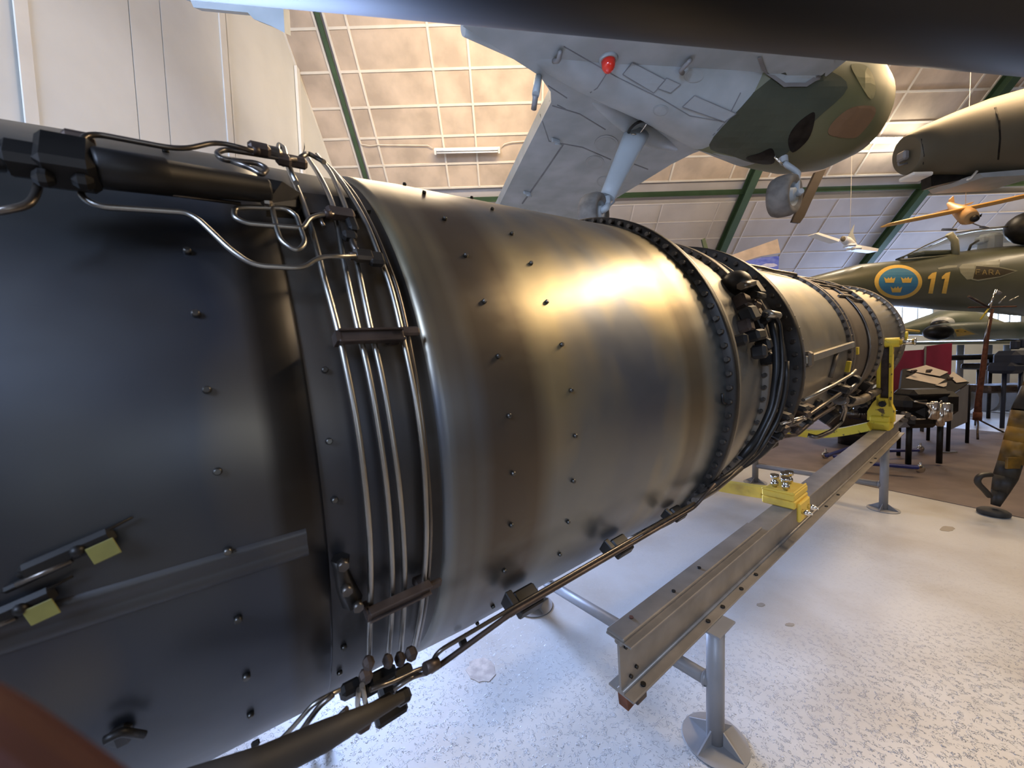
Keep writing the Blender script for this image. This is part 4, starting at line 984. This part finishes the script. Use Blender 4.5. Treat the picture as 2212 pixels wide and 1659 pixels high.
# canopy
def glassdome():
    L = [(1935, 560, 2), (1975, 548, 14), (2020, 536, 28), (2060, 522, 40), (2110, 514, 48), (2170, 510, 50), (2240, 506, 52), (2330, 508, 50), (2420, 530, 30), (2460, 545, 8)]
    return loft([(atY(x, c + h * .45, JY), h / FPX * JY * .75, h / FPX * JY * .55) for x, c, h in L], 28)
child(glassdome(), 'canopy_glass', M_GLASS, jet)
for pts, w in (([(2050, 505), (2062, 520), (2065, 552)], 12), ([(1945, 558), (2000, 530), (2052, 507)], 2.5), ([(1945, 562), (2060, 552), (2212, 538), (2300, 535)], 5), ([(2065, 503), (2140, 492), (2230, 486)], 2.5)):
    child(MB().tube([atY(x, y, JY - .22) for x, y in pts], w / 2 / FPX * JY, 8), 'canopy_frame', M_OLIVL if w > 10 else M_OLIVE, jet)
child(MB().box(atY(2135, 527, JY), (.28, .3, .35), bev=.06).box(atY(2118, 520, JY), (.10, .2, .12), bev=.02), 'ejection_seat', M_PALE2, jet)
child(MB().sphere(atY(2226, 492, JY - .3), .30, 16, 10, (1.2, 1, 1)), 'spine_fairing', M_BLACK, jet)
child(MB().box(atY(2010, 550, JY), (.6, .3, .10), bev=.03), 'instrument_hood', M_CAMOD, jet)
child(MB().tube([atY(2090, 545, JY - .1), atY(2096, 530, JY - .1), atY(2112, 520, JY - .1)], .02, 8), 'breathing_hose', M_BLACK, jet)
for x, y in ((1845, 577), ): child(MB().sphere(atY(x, y + 6, JY - .1), .06, 10, 6), 'blister', M_OLIVE, jet)
child(MB().tube([atY(2330, 690, JY), atY(2330, 690, JY) * 1 - Vector((0, 0, atY(2330, 690, JY).z))], .06, 12), 'landing_leg', M_PALE2, jet)
child(MB().tube([atY(1830, 655, JY), atY(1830, 655, JY) - Vector((0, 0, atY(1830, 655, JY).z))], .05, 12), 'landing_leg', M_PALE2, jet)

# ---- second camouflaged jet behind it
K2 = 9.3
jet2 = empty('jet_aircraft', 'green grey jet aircraft further back with dark round intake and pointed warning mark', 'aircraft', atY(2100, 710, K2))
M_GG = mat('green_grey_aircraft_paint', (.14, .16, .11), .4, 0, .1, 1.0, col2=(.27, .27, .20))
f2 = child(loft(jsec([(1880, 720, 3, 1), (1940, 714, 10, 1), (1985, 706, 18, 1), (2030, 700, 28, 1), (2080, 700, 30, 1), (2120, 708, 24, 1.2), (2165, 718, 18, 1.5), (2250, 722, 18, 1.5), (2500, 722, 18, 1.5), (2900, 722, 14, 1)], K2), 32), 'fuselage', M_GG, jet2)
child(loft(jsec([(2012, 717, 14, 1.1), (2040, 716, 18, 1.1), (2090, 715, 19, 1), (2200, 714, 19, 1), (2350, 712, 10, 1)], K2 - .9), 24), 'intake_duct', M_GG, jet2)
q = atY(2012, 718, K2 - 1.1); child(MB().sphere(atY(2026, 718, K2 - 1.15), .22, 16, 10, (1.3, .8, .75)), 'intake_mouth', M_BLACK, jet2)
b2v = bvh_of([o for o in jet2.children if o.name.startswith('intake_duct')] + [f2])
patch('warning_border', b2v, [(2050, 708), (2075, 704), (2114, 722), (2062, 730)], M_OLIVL, jet2, 6, .01)
patch('warning_triangle', b2v, [(2060, 712), (2076, 710), (2106, 721), (2066, 726)], M_RYEL, jet2, 6, .014)
letters(b2v, 'FARA', 2065, 715, 5, 6, 3, M_WARN, jet2, 1.4, .6)
child(MB().sphere(atY(2036, 697, K2 - .3), .17, 14, 8, (1.3, 1, .8)), 'canopy_hood', M_ENAMEL, jet2); child(MB().sphere(atY(2030, 702, K2 - .45), .14, 14, 8, (1.3, 1, .8)), 'canopy_opening', M_BLACK, jet2)
child(MB().prism([atY(1950, 745, K2 - .6), atY(2260, 742, K2 - .6), atY(2260, 738, K2 + .6), atY(2000, 742, K2 + .6)], (0, 0, .06)), 'wing', M_GG, jet2)
child(MB().tube([atY(1945, 712, 8.9), atY(1985, 716, 8.9)], .03, 8), 'pitot_boom', M_RYEL, jet2)
for x in (2075, 2136, 2176): p = atY(x, 745, K2 - .4); child(MB().tube([p, Vector((p.x, p.y, .3))], .06, 10).tube([Vector((p.x - .08, p.y, .3)), Vector((p.x + .08, p.y, .3))], .3, 18), 'landing_leg', M_POST, jet2)

# ---- windows in the far wall
M_SKYW = mat('bright_window_pane', (.75, .86, 1.0), .5, emit=12, var=0); M_FRAMEW = mat('pale_blue_window_frame', (.55, .62, .72), .5, 0, .05)
def window(n, x0, y0, x1, y1, nx):
    Yw = EAVE + .02; a, b = atY(x0, y0, Yw), atY(x1, y1, Yw); z0, z1 = min(a.z, b.z), max(a.z, b.z); w = b.x - a.x
    fr = MB(); c = Vector(((a.x + b.x) / 2, Yw, (z0 + z1) / 2))
    for z in (z0, z1): fr.box(Vector((c.x, Yw - .02, z)), (w + .1, .08, .06), bev=.01)
    for k in range(nx + 1): fr.box(Vector((a.x + w * k / nx, Yw - .02, c.z)), (.05, .08, z1 - z0), bev=.01)
    o = struct(fr.build('window_%d' % n, M_FRAMEW))
    for k in range(nx): MB().box(Vector((a.x + w * (k + .5) / nx, Yw, c.z)), (w / nx - .05, .01, z1 - z0 - .05)).build('pane', M_SKYW, o)
window(1, 1880, 650, 2010, 716, 4); window(2, 2128, 666, 2200, 704, 3); window(3, 2300, 655, 2420, 700, 3)
# wall base: pale clutter behind: boards leaning beneath the windows
# ---- brown aircraft rear end hanging at the right
M_BRNA = mat('brown_olive_aircraft_paint', (.095, .078, .048), .5, 0, .12, 1.0, col2=(.13, .11, .07))
by = 5.2
br_ = empty('aircraft_tail', 'brown olive rounded aircraft end hanging at the right edge below the dark body', 'aircraft', atY(2100, 300, by))
bf = child(loft(jsec([(1957, 336, 36, .8), (1962, 335, 40, .8), (2000, 325, 50, .8), (2060, 312, 62, .8), (2130, 300, 76, .8), (2212, 290, 88, .8), (2400, 260, 120, .8), (2700, 210, 150, .8)], by), 36), 'fuselage', M_BRNA, br_)
bb = bvh_of(bf)
stroke('panel_joint', bb, [(2150, 232), (2158, 260), (2160, 300), (2156, 345)], 4, M_BLACK, br_, .004)
stroke('panel_joint', bb, [(1990, 300), (1996, 335), (1992, 372)], 2, M_BLACK, br_, .004)
child(MB().box(atY(1950, 338, by), (.08, .12, .12), bev=.02).tube([atY(1962, 352, by), atY(1941, 357, by), atY(1940, 352, by)], .012, 8), 'tail_light', M_POST, br_)
child(MB().box(atY(1978, 382, by - .1), (.26, .2, .05), bev=.015), 'belly_plate', M_ENAMEL, br_)
child(MB().prism([atY(2010, 378, by), atY(2120, 372, by), atY(2100, 382, by), atY(2012, 403, by)], (0, .12, 0)), 'ventral_fin', M_BLACK, br_)
child(MB().prism([atY(2115, 374, by - .2), atY(2260, 362, by - .2), atY(2260, 376, by - .2), atY(2125, 383, by - .2)], (0, .6, .05)), 'pale_underside', M_PALE, br_)
child(MB().tube([atY(2110, 370, by - .2), atY(2096, 386, by - .2), atY(2090, 388, by - .2)], .014, 8), 'hook', M_ENAMEL, br_)
# ---- grey brown blade behind the nose wheel
pb_ = [(1762, 372), (1785, 365), (1738, 468), (1728, 482), (1711, 480), (1715, 470)]
tag(MB().prism([atY(x, y, 6.6) for x, y in pb_], Vector((0, .05, .01))).build('rotor_blade', mat('grey_brown_blade', (.05, .042, .038), .9, 0, .1, spec=.1)), 'grey brown narrow blade slanting down behind the nose wheel', 'blade')
# ---- yellow model plane
gy = 6.0
M_MYEL = mat('orange_yellow_model_paint', (.80, .45, .12), .45, 0, .05); M_MYEL2 = mat('light_orange_model_paint', (.60, .34, .13), .5, 0, .08)
g = empty('model_airplane', 'orange yellow model airplane with long straight wing hanging before a green rib', 'model airplane', atY(2080, 460, gy))
wpts = [(1914, 486, 3), (1918, 486, 6), (1960, 477, 7.5), (2050, 459, 8), (2140, 440, 8.5), (2230, 420, 9), (2330, 398, 9), (2335, 397, 3)]
child(loft([(atY(x, y, gy), h / 2 / FPX * gy, .10) for x, y, h in wpts], 16), 'wing', M_MYEL, g)
child(loft([(atY(2050, 440, gy + .7), .03, .03), (atY(2062, 450, gy + .4), .07, .06), (atY(2082, 462, gy), .115, .09), (atY(2091, 468, gy - .12), .12, .10), (atY(2099, 471, gy - .2), .09, .08)], 16), 'fuselage', M_MYEL2, g)
child(MB().sphere(atY(2106, 472, gy - .25), .05, 10, 6), 'spinner', M_BLACK, g); child(MB().prism([atY(2100, 476, gy - .26), atY(2104, 474, gy - .26), atY(2122, 461, gy - .26), atY(2120, 468, gy - .26)], (0, .01, 0)), 'propeller', M_BLACK, g)
child(MB().prism([atY(2013, 460, gy + .7), atY(2070, 446, gy + .7), atY(2105, 435, gy + .7), atY(2098, 441, gy + .7), atY(2045, 455, gy + .7)], (0, .15, .01)), 'tailplane', M_MYEL2, g)
child(MB().prism([atY(2050, 452, gy + .7), atY(2052, 430, gy + .7), atY(2060, 423, gy + .7), atY(2064, 450, gy + .7)], (.01, .03, 0)), 'fin', M_MYEL2, g)
child(MB().tube([atY(2068, 478, gy), atY(2058, 492, gy - .1)], .008, 6).tube([atY(2100, 482, gy), atY(2122, 490, gy - .1)], .008, 6), 'landing_wire', M_POST, g)
child(MB().tube([atY(2036, 496, gy), atY(2065, 496, gy)], .02, 8).tube([atY(2118, 490, gy), atY(2134, 492, gy)], .018, 8), 'float', M_POST, g)
tag(MB().cyl(atY(2085, 455, gy), atY(2085, 455, gy) + Vector((0, .0, 2.9)), .003, seg=5).build('hanging_wire', M_CABLE), 'thin wire holding the orange yellow model airplane', 'wire')
# ---- white model jet
wy = 7.2
w_ = empty('model_airplane', 'small white model jet hanging by a fine wire before the grey roof boards', 'model airplane', atY(1830, 520, wy))
M_WM = mat('white_model_paint', (.82, .84, .86), .35, 0, .04)
child(loft([(atY(1822, 516, wy - .2), .055, .055), (atY(1830, 521, wy - .1), .075, .07), (atY(1842, 530, wy + .1), .07, .06), (atY(1850, 536, wy + .3), .02, .02)], 16), 'fuselage', M_WM, w_)
child(MB().sphere(atY(1821, 516, wy - .22), .048, 12, 8, (1, .4, 1)), 'jet_nozzle', M_BRNA, w_)
child(MB().prism([atY(1762, 505, wy), atY(1768, 502, wy), atY(1815, 517, wy), atY(1812, 522, wy)], (0, .2, .02)), 'wing', M_WM, w_)
child(MB().prism([atY(1850, 528, wy), atY(1898, 537, wy), atY(1896, 543, wy), atY(1848, 538, wy)], (0, .2, .02)), 'wing', M_WM, w_)
child(MB().prism([atY(1831, 512, wy), atY(1846, 484, wy), atY(1843, 503, wy), atY(1850, 522, wy)], (.015, .03, 0)), 'fin', M_PALE2, w_)
child(MB().box(atY(1835, 531, wy - .1), (.16, .14, .05), bev=.02).box(atY(1850, 537, wy), (.14, .12, .05), bev=.02), 'underwing_store', M_WM, w_)
tag(MB().cyl(atY(1836, 518, wy), atY(1836, 518, wy) + Vector((0, 0, 2.0)), .003, seg=5).build('hanging_wire', M_CABLE), 'thin wire holding the small white model jet', 'wire')
# ---- blue picture and pale board on the roof slope
M_SKYP = mat('blue_sky_picture', (.05, .10, .65), .4, 0, .1, 5, col2=(.22, .30, .85), stretch=(1, 1, 2.5), edge=(.35, .75))
py_ = 8.6
pic = MB().prism([atY(x, y, py_) for x, y in ((1590, 574), (1605, 566), (1645, 556), (1683, 553), (1681, 594), (1580, 600))], (0, .03, 0)).build('picture_board', M_SKYP)
tag(pic, 'blue sky picture board with a white cloud, showing above the engine flange', 'picture')
bp_ = bvh_of(pic)
M_CLOUD = mat('white_cloud_print', (.55, .60, .92), .4, 0, .1, 12)
for pl in ([(1637, 576), (1655, 569), (1672, 569), (1680, 573), (1670, 577), (1650, 578)], [(1638, 583), (1656, 578), (1660, 582), (1678, 585), (1650, 587)]):
    patch('cloud_print', bp_, pl, M_CLOUD, pic, 5, .003, .002)
tag(MB().prism([atY(x, y, py_) for x, y in ((1540, 574), (1560, 558), (1680, 516), (1686, 546), (1640, 554), (1600, 567), (1560, 585))], (0, .02, 0)).build('leaning_board', mat('pinkish_board', (.52, .43, .38), .7)), 'pinkish plain board tilted above the blue picture', 'board')
tag(MB().prism([atY(x, y, 8.2) for x, y in ((1516, 517), (1523, 514), (1533, 548), (1524, 550))], (0, .04, 0)).build('roof_strut', M_GREEN), 'short dark green strut beside the foot of the green roof rib', 'strut')

# ---- crimson folding panels
M_CRIM = mat('crimson_cloth', (.30, .015, .05), .7, 0, .15, 3)
cr_ = empty('folding_screen', 'crimson folding cloth screen standing behind the table with papers', 'screen', atZ(1990, 905, 0))
q = [(1925, 760, 815, 6.6), (1998, 755, 808, 6.9), (2002, 748, 805, 6.85), (2057, 741, 812, 7.0)]
for i in range(3):
    x0, t0, b0, Y0 = q[i]; x1, t1, b1, Y1 = q[i + 1]; a, b = atY(x0, t0, Y0), atY(x1, t1, Y1)
    child(MB().prism([a, b, Vector((b.x, b.y, .45)), Vector((a.x, a.y, .45))], (0, .03, 0)), 'screen_panel', M_CRIM, cr_)
    for p in (a, b): child(MB().cyl(Vector((p.x, p.y + .02, .0)), Vector((p.x, p.y + .02, p.z)), .015, seg=8), 'screen_post', M_POST, cr_)
# ---- table with leaflets, grey end panel, leg
tb = empty('display_table', 'dark display table with grey end panel, papers lying on its top', 'table', atZ(2045, 975, 0))
M_DTOP = mat('dark_table_top', (.014, .011, .010), .7, 0, .2, spec=.2); M_GPAN = mat('grey_panel', (.22, .21, .20), .6, 0, .08)
tq = [atY(1945, 838, 5.35), atY(2052, 853, 5.45), atY(2094, 826, 6.1), atY(2010, 792, 6.2), atY(1950, 797, 6.15)]
TN = (tq[1] - tq[0]).cross(tq[3] - tq[0]).normalized(); TN = TN if TN.z > 0 else -TN
def onT(x, y, h=0):
    r = ray(x, y); return ORG + r * ((tq[0] + TN * h - ORG).dot(TN) / r.dot(TN))
tq = [onT(1945, 838), onT(2052, 853), onT(2094, 826), onT(2010, 792), onT(1950, 797)]
child(MB().prism(tq, TN * -.04), 'table_top', M_DTOP, tb)
child(MB().prism([p - TN * .04 for p in tq[:2]] + [tq[1] - Vector((0, 0, .20)), tq[0] - Vector((0, 0, .18))], (.0, .04, 0)), 'apron', M_DTOP, tb)
a, b = tq[1], tq[2]
child(MB().prism([a - Vector((0, 0, .04)), b - Vector((0, 0, .02)), Vector((b.x, b.y, .34)), Vector((a.x, a.y, .32))], (.02, .02, 0)), 'end_panel', M_GPAN, tb)
child(MB().cyl(Vector((a.x, a.y, 0)), Vector((a.x, a.y, a.z - .05)), .022, seg=10), 'table_leg', M_DTOP, tb)
child(MB().cyl(Vector((b.x, b.y, 0)), Vector((b.x, b.y, b.z - .05)), .022, seg=10), 'table_leg', M_DTOP, tb)
child(MB().cyl(Vector((tq[0].x, tq[0].y, 0)), Vector((tq[0].x, tq[0].y, tq[0].z - .05)), .022, seg=10), 'table_leg', M_DTOP, tb)
child(MB().cyl(Vector((tq[3].x, tq[3].y, 0)), Vector((tq[3].x, tq[3].y, tq[3].z - .05)), .022, seg=10), 'table_leg', M_DTOP, tb)
child(MB().box(Vector((a.x, a.y, .01)), (.22, .06, .02), bev=.004), 'table_foot', M_GPAN, tb)
M_PAPER = mat('cream_paper', (.72, .60, .46), .7, 0, .05); PZ = .004
for nm, pl, z, lab in (('paper_sheet', [(1956, 817), (1978, 806), (2042, 820), (2024, 831)], PZ, 'cream paper sheet nearest the yellow arm on the dark table'), ('paper_sheet', [(1958, 800), (2000, 789), (2048, 804), (2030, 813)], PZ + .01, 'cream paper sheet at the back of the dark table'),
                   ('paper_sheet', [(2050, 812), (2058, 803), (2090, 824), (2066, 827)], PZ + .01, 'cream paper sheet on the right corner of the dark table'), ('paper_sheet', [(2020, 832), (2046, 826), (2044, 834), (2038, 836)], PZ + .008, 'small yellowish paper slip at the front edge of the table')):
    pts = [onT(x, y, z) for x, y in pl]
    tag(MB().prism(pts, TN * .004).build(nm, M_PAPER), lab, 'paper')
for (x, y) in ((1972, 806), (2005, 805), (2050, 822)):
    p = onT(x, y, .045); tag(MB().tube([p, p + Vector((0, 0, .025)), p + Vector((.05, 0, .04))], [.03, .03, .015], 10).build('metal_fitting', M_BROWNF), {1972: 'small dark metal fitting on the table beside the yellow arm', 2005: 'small dark metal fitting between the two large papers', 2050: 'small dark metal fitting near the right paper'}[x], 'fitting')
# ---- black engine with chromed cylinders under the table edge
eb = atZ(1990, 985, 0); eY = 4.75
me_ = empty('motor', 'black motor with chromed cylinders and cables, in front of the dark table', 'motor', Vector((atY(1990, 890, eY).x, eY, 0)))
for (x, y, w, h) in ((1960, 870, .3, .20), (2000, 885, .45, .3), (1975, 905, .4, .2), (2030, 870, .25, .3), (1990, 850, .5, .12)):
    child(MB().box(atY(x, y, eY + .1), (w, .3, h), bev=.06), 'motor_block', M_BLACK, me_)
for (x, y, r) in ((2015, 885, .06), (2040, 888, .07), (2030, 900, .045)):
    p = atY(x, y, eY - .08); child(MB().tube([p - Vector((0, 0, .12)), p - Vector((0, 0, .1)), p + Vector((0, 0, .09)), p + Vector((0, 0, .11))], [r * .6, r, r, r * .5], 16), 'cylinder', M_CHROME, me_)
for pts in ([(1976, 867), (2000, 872), (2026, 872), (2034, 866)], [(1950, 895), (1975, 905), (1998, 905)], [(2000, 872), (2012, 888), (2006, 905)]):
    child(MB().tube(smooth_path([atY(x, y, eY - .12) for x, y in pts], 4), .010, 8), 'fuel_pipe', M_CHROME, me_)
for (x, y) in ((1952, 893), (1963, 900), (1945, 905)): child(MB().tube([atY(x, y, eY - .1), atY(x + 10, y + 3, eY - .2)], .03, 8), 'union', M_TUBED, me_)
child(MB().prism([atY(1940, 925, eY), atY(1952, 915, eY), atY(2000, 902, eY), atY(2005, 906, eY), atY(1968, 922, eY)], (0, .2, 0)), 'tray', M_POST, me_)
for x in (1965, 2032): p = atY(x, 900, eY + .1); child(MB().cyl(Vector((p.x, p.y, 0.03)), p, .03, seg=10), 'stand_leg', M_BLACK, me_)
# blue castor trolley on the carpet
M_NAVY = mat('navy_blue_enamel', (.02, .03, .16), .3, 0, .1)
tr = empty('trolley', 'low navy blue trolley frame with castors on the brown grey carpet', 'trolley', atZ(1890, 1005, 0))
def trp(x, y, z=.12): return atZ(x, y, z)
for (p, q_) in (((1785, 985), (1835, 968)), ((1830, 975), (1985, 972)), ((1860, 1000), (1985, 1010)), ((1800, 985), (1880, 1000))):
    a, b = trp(*p), trp(*q_); d = (b - a).normalized(); child(MB().box((a + b) / 2, ((b - a).length, .05, .04), d, Vector((0, 0, 1)).cross(d), (0, 0, 1), bev=.01), 'frame_tube', M_NAVY, tr)
for (x, y) in ((1783, 983), (1988, 970), (1988, 1013)):
    p = trp(x, y, .05); child(MB().ring([(-.015, .0), (-.015, .045), (-.01, .05), (.01, .05), (.015, .045), (.015, 0)], (p, Vector((0, 1, 0)), Vector((1, 0, 0)), Vector((0, 0, 1))), 16), 'castor', M_CHROME, tr); child(MB().cyl(p, p + Vector((0, 0, .09)), .012, seg=8), 'castor', M_CHROME, tr)
# glossy black dome seen between engine and yellow arm
gd = atY(1845, 905, 6.1); tag(MB().sphere(Vector((gd.x, gd.y, .55)), .42, 28, 16, (1.1, 1, .95)).tube([Vector((gd.x, gd.y, 0.01)), Vector((gd.x, gd.y, .4))], .2, 16).build('glossy_canopy', mat('glossy_black_shell', (.01, .01, .012), .06, 0, .1, spec=1.0, coat=.6)), 'glossy black domed shell behind the yellow upright, mirroring bright windows', 'canopy')
# ---- tripod stand with crossed rods
tc_ = atZ(2110, 938, 0); tY = tc_.y
ts_ = empty('tripod_stand', 'rust brown tripod stand with crossed rods on top, right of the table', 'stand', tc_)
TPc = Vector((tc_.x, tc_.y, 0)); top = atY(2144, 668, tY)
kn = atY(2111, 905, tY)
child(MB().tube([kn, atY(2114, 860, tY), atY(2124, 790, tY), atY(2133, 720, tY), top], [.05, .04, .035, .028, .02], 12), 'pole', M_RUST, ts_)
for (x, y) in ((2090, 905), (2168, 935), (2112, 950)):
    e_ = atZ(x, y, .0); child(MB().cyl(kn, e_ + Vector((0, 0, .01)), .014, seg=8), 'leg', M_BROWNF, ts_)
child(MB().cyl(kn - Vector((0, 0, .02)), kn + Vector((0, 0, .12)), .055, seg=12), 'collar', M_RUST, ts_)
for (p, q_, r, m) in (((2092, 640), (2136, 664), .02, M_BROWNF), ((2092, 664), (2195, 662), .012, M_RUST), ((2136, 666), (2152, 626), .018, M_CHROME), ((2152, 630), (2160, 634), .03, M_POST), ((2136, 666), (2118, 690), .012, M_YEL2), ((2158, 655), (2172, 640), .010, M_TUBE), ((2180, 650), (2200, 640), .01, M_TUBE), ((2138, 690), (2126, 740), .014, M_TUBE)):
    child(MB().cyl(atY(*p, tY), atY(*q_, tY), r, seg=8), 'rod', m, ts_)
# ---- striped leg at the right edge
M_STRY = mat('worn_yellow_stripe', (.26, .14, .012), .45, 0, .2, 6, col2=(.04, .03, .012))
M_STRB = mat('black_stripe', (.02, .018, .015), .5)
fb_ = atZ(2146, 1112, 0)
sl = empty('striped_jack', 'black and yellow striped jack leg on a black round foot at the right edge', 'jack', fb_)
LY = fb_.y
child(MB().ring([(0, 0), (0, .08), (.012, .10), (.035, .10), (.05, .08), (.055, 0)], (fb_, Vector((0, 0, 1)), Vector((1, 0, 0)), Vector((0, 1, 0))), 28), 'foot', M_RUBBER, sl)
ctr = [(2150, 1092), (2160, 1062), (2172, 1030), (2182, 1000), (2196, 955), (2206, 925), (2216, 890), (2240, 840), (2270, 790), (2300, 740)]
wid = [14, 26, 36, 36, 38, 40, 42, 44, 44, 40]; cols = [M_STRB, M_STRB, M_STRB, M_STRY, M_STRY, M_STRY, M_STRB, M_STRY, M_STRB]
for i in range(len(ctr) - 1):
    a, b = atY(*ctr[i], LY), atY(*ctr[i + 1], LY); k = LY / FPX / 2
    child(MB().tube([a, b], [wid[i] * k, wid[i + 1] * k], 14), 'leg_section', cols[i], sl)
child(MB().tube(smooth_path([atY(x, y, LY - .05) for x, y in ((2140, 1025), (2118, 1028), (2112, 1042), (2128, 1060), (2138, 1072))], 4), .022, 8), 'release_handle', M_STRB, sl)
pt = atY(2188, 1000, LY - .07); child(MB().box(pt, (.12, .02, .10), bev=.004), 'yellow_plate', M_STRY, sl)
# second leg of the jack beyond the frame so that it stands
p3 = atY(2300, 740, LY); child(MB().tube([p3, Vector((p3.x + .7, p3.y + .3, 0))], .07, 12), 'leg_section', M_STRY, sl)
child(MB().tube([p3, Vector((p3.x + .2, p3.y - .8, 0))], .07, 12), 'leg_section', M_STRB, sl)
# ---- far clutter under the wings
M_NIGHT = mat('dark_blue_cloth', (.012, .018, .035), .6)
def clutter(name, x, y, Y, sz, m, label, cat):
    p = atY(x, y, Y); e = empty(name, label, cat, Vector((p.x, p.y, 0)))
    child(MB().box(p, sz, bev=.03), 'top', m, e)
    for sx_ in (-.42, .42): child(MB().cyl(Vector((p.x + sz[0] * sx_, p.y, 0)), Vector((p.x + sz[0] * sx_, p.y, p.z)), .03, seg=8), 'leg', m, e)
clutter('bench', 2075, 772, 8.0, (1.5, .5, .10), M_BLACK, 'long dark bench under the far green grey aircraft', 'bench')
clutter('bench', 2165, 838, 7.3, (1.1, .5, .14), M_BROWNF, 'low dark brown bench behind the tripod stand', 'bench')
clutter('bench', 2170, 790, 7.6, (1.2, .5, .12), M_BLACK, 'second dark bench near the right edge, above the brown one', 'bench')
dm = empty('dark_machine', 'dark blue black machine at the right edge below the far aircraft', 'machine', Vector((atY(2190, 780, 7.0).x, 7.0, 0)))
child(MB().box(atY(2192, 775, 7.0), (.45, .4, .30), bev=.08), 'machine_body', M_NIGHT, dm); child(MB().box(atY(2172, 795, 7.0), (.3, .4, .2), bev=.06), 'machine_body', M_NIGHT, dm)
child(MB().box(atY(2193, 745, 7.0), (.10, .1, .16), bev=.02).box(atY(2209, 742, 7.0), (.10, .1, .16), bev=.02), 'machine_knob', M_NIGHT, dm)
for x in (2170, 2206): p = atY(x, 800, 7.0); child(MB().cyl(Vector((p.x, p.y, 0)), p, .03, seg=8), 'machine_leg', M_NIGHT, dm)
# ---- floor patches
def floorspot(x, y, rx, ry, m, label, seed):
    r_ = random.Random(seed); pts = [atZ(x + rx * math.cos(a) * r_.uniform(.85, 1.1), y + ry * math.sin(a) * r_.uniform(.85, 1.1), .0015) for a in np.linspace(0, 6.283, 19)[:-1]]
    tag(MB().prism(pts, (0, 0, -.003)).build('floor_patch', m), label, 'patch')
floorspot(1040, 1447, 32, 28, M_STAIN, 'round bare tan patch in the white floor paint under the pipe', 1)
M_STAIN2 = mat('dark_floor_scuff', (.22, .19, .15), .6)
floorspot(2046, 1142, 16, 6, M_STAIN2, 'small brown scuff on the floor below the carpet edge', 2); floorspot(1643, 1306, 9, 4, M_STAIN2, 'small dark scuff left of the far foot shadow', 3)
floorspot(1706, 1349, 10, 4, M_STAIN2, 'small dark scuff right of the near post', 4)
# pale plastic foot under the pipe
a = atZ(700, 1625, .12)
tag(MB().prism([atZ(672, 1605, .02), atZ(686, 1600, .02), atZ(692, 1622, .02), atZ(678, 1630, .02)], (0, 0, .06)).prism([atZ(690, 1590, .05), atZ(728, 1570, .05), atZ(745, 1585, .05), atZ(698, 1612, .05)], (0, 0, .03)).prism([atZ(700, 1600, .0), atZ(716, 1590, .0), atZ(720, 1596, .0), atZ(704, 1606, .0)], (0, 0, .05)).build('plastic_bracket', M_WM), 'small pale bracket on the floor under the dark pipes at the bottom edge', 'bracket')
# ---- finger of the hand holding the camera, lower left corner
M_SKIN = mat('reddish_skin', (.085, .026, .02), .6, 0, .08, 60)
def cf(x, y, dep): r = ray(x, y); return ORG + r * (dep / r.dot(_F))
I0 = cf(430, 1960, .095); I1 = cf(165, 1772, .078); I2 = cf(-75, 1600, .072); I3 = cf(-230, 1490, .070)
Dn = (I1 - I0).normalized(); dwn = -_U; bck = -_F
palm = I0 - Dn * .045 + dwn * .035; wrist = palm - Dn * .06 + dwn * .03
hv, he, hr = [wrist, palm], [(0, 1)], [.026, .030]
def fing(pts, rs, root=1):
    k = root
    for p, r in zip(pts, rs): hv.append(p); hr.append(r); he.append((k, len(hv) - 1)); k = len(hv) - 1
fing([I0, I1, I2, I3], [.0105, .0095, .0088, .0068])
for k in (1, 2, 3):
    b_ = I0 + dwn * .021 * k - Dn * .006 * k + bck * .004 * k; L_ = 1 - .07 * k
    c1_ = b_ + (Dn * .9 - bck * .3).normalized() * .034 * L_; c2_ = c1_ + (Dn * .5 - bck * .2 + dwn * .8).normalized() * .024 * L_; c3_ = c2_ + (dwn * .9 - Dn * .35).normalized() * .018 * L_
    fing([b_, c1_, c2_, c3_], [.0105, .0092, .0082, .0064])
t0_ = palm + bck * .028 - dwn * .005; fing([t0_, t0_ + (Dn * .7 + bck * .4).normalized() * .032, t0_ + (Dn * 1.0 + bck * .25).normalized() * .062], [.013, .0105, .008])
me = bpy.data.meshes.new('hand'); me.from_pydata([tuple(v) for v in hv], he, []); hand = bpy.data.objects.new('hand', me); COL.objects.link(hand)
sk = hand.modifiers.new('skin', 'SKIN')
if not me.skin_vertices:
    bpy.context.view_layer.objects.active = hand
for i, r in enumerate(hr):
    me.skin_vertices[0].data[i].radius = (r, r); me.skin_vertices[0].data[i].use_root = (i == 1)
sd_ = hand.modifiers.new('sub', 'SUBSURF'); sd_.levels = 2; sd_.render_levels = 2
me.materials.append(M_SKIN)
tag(hand, 'blurred reddish brown finger of the hand holding the camera, lower left corner', 'hand')
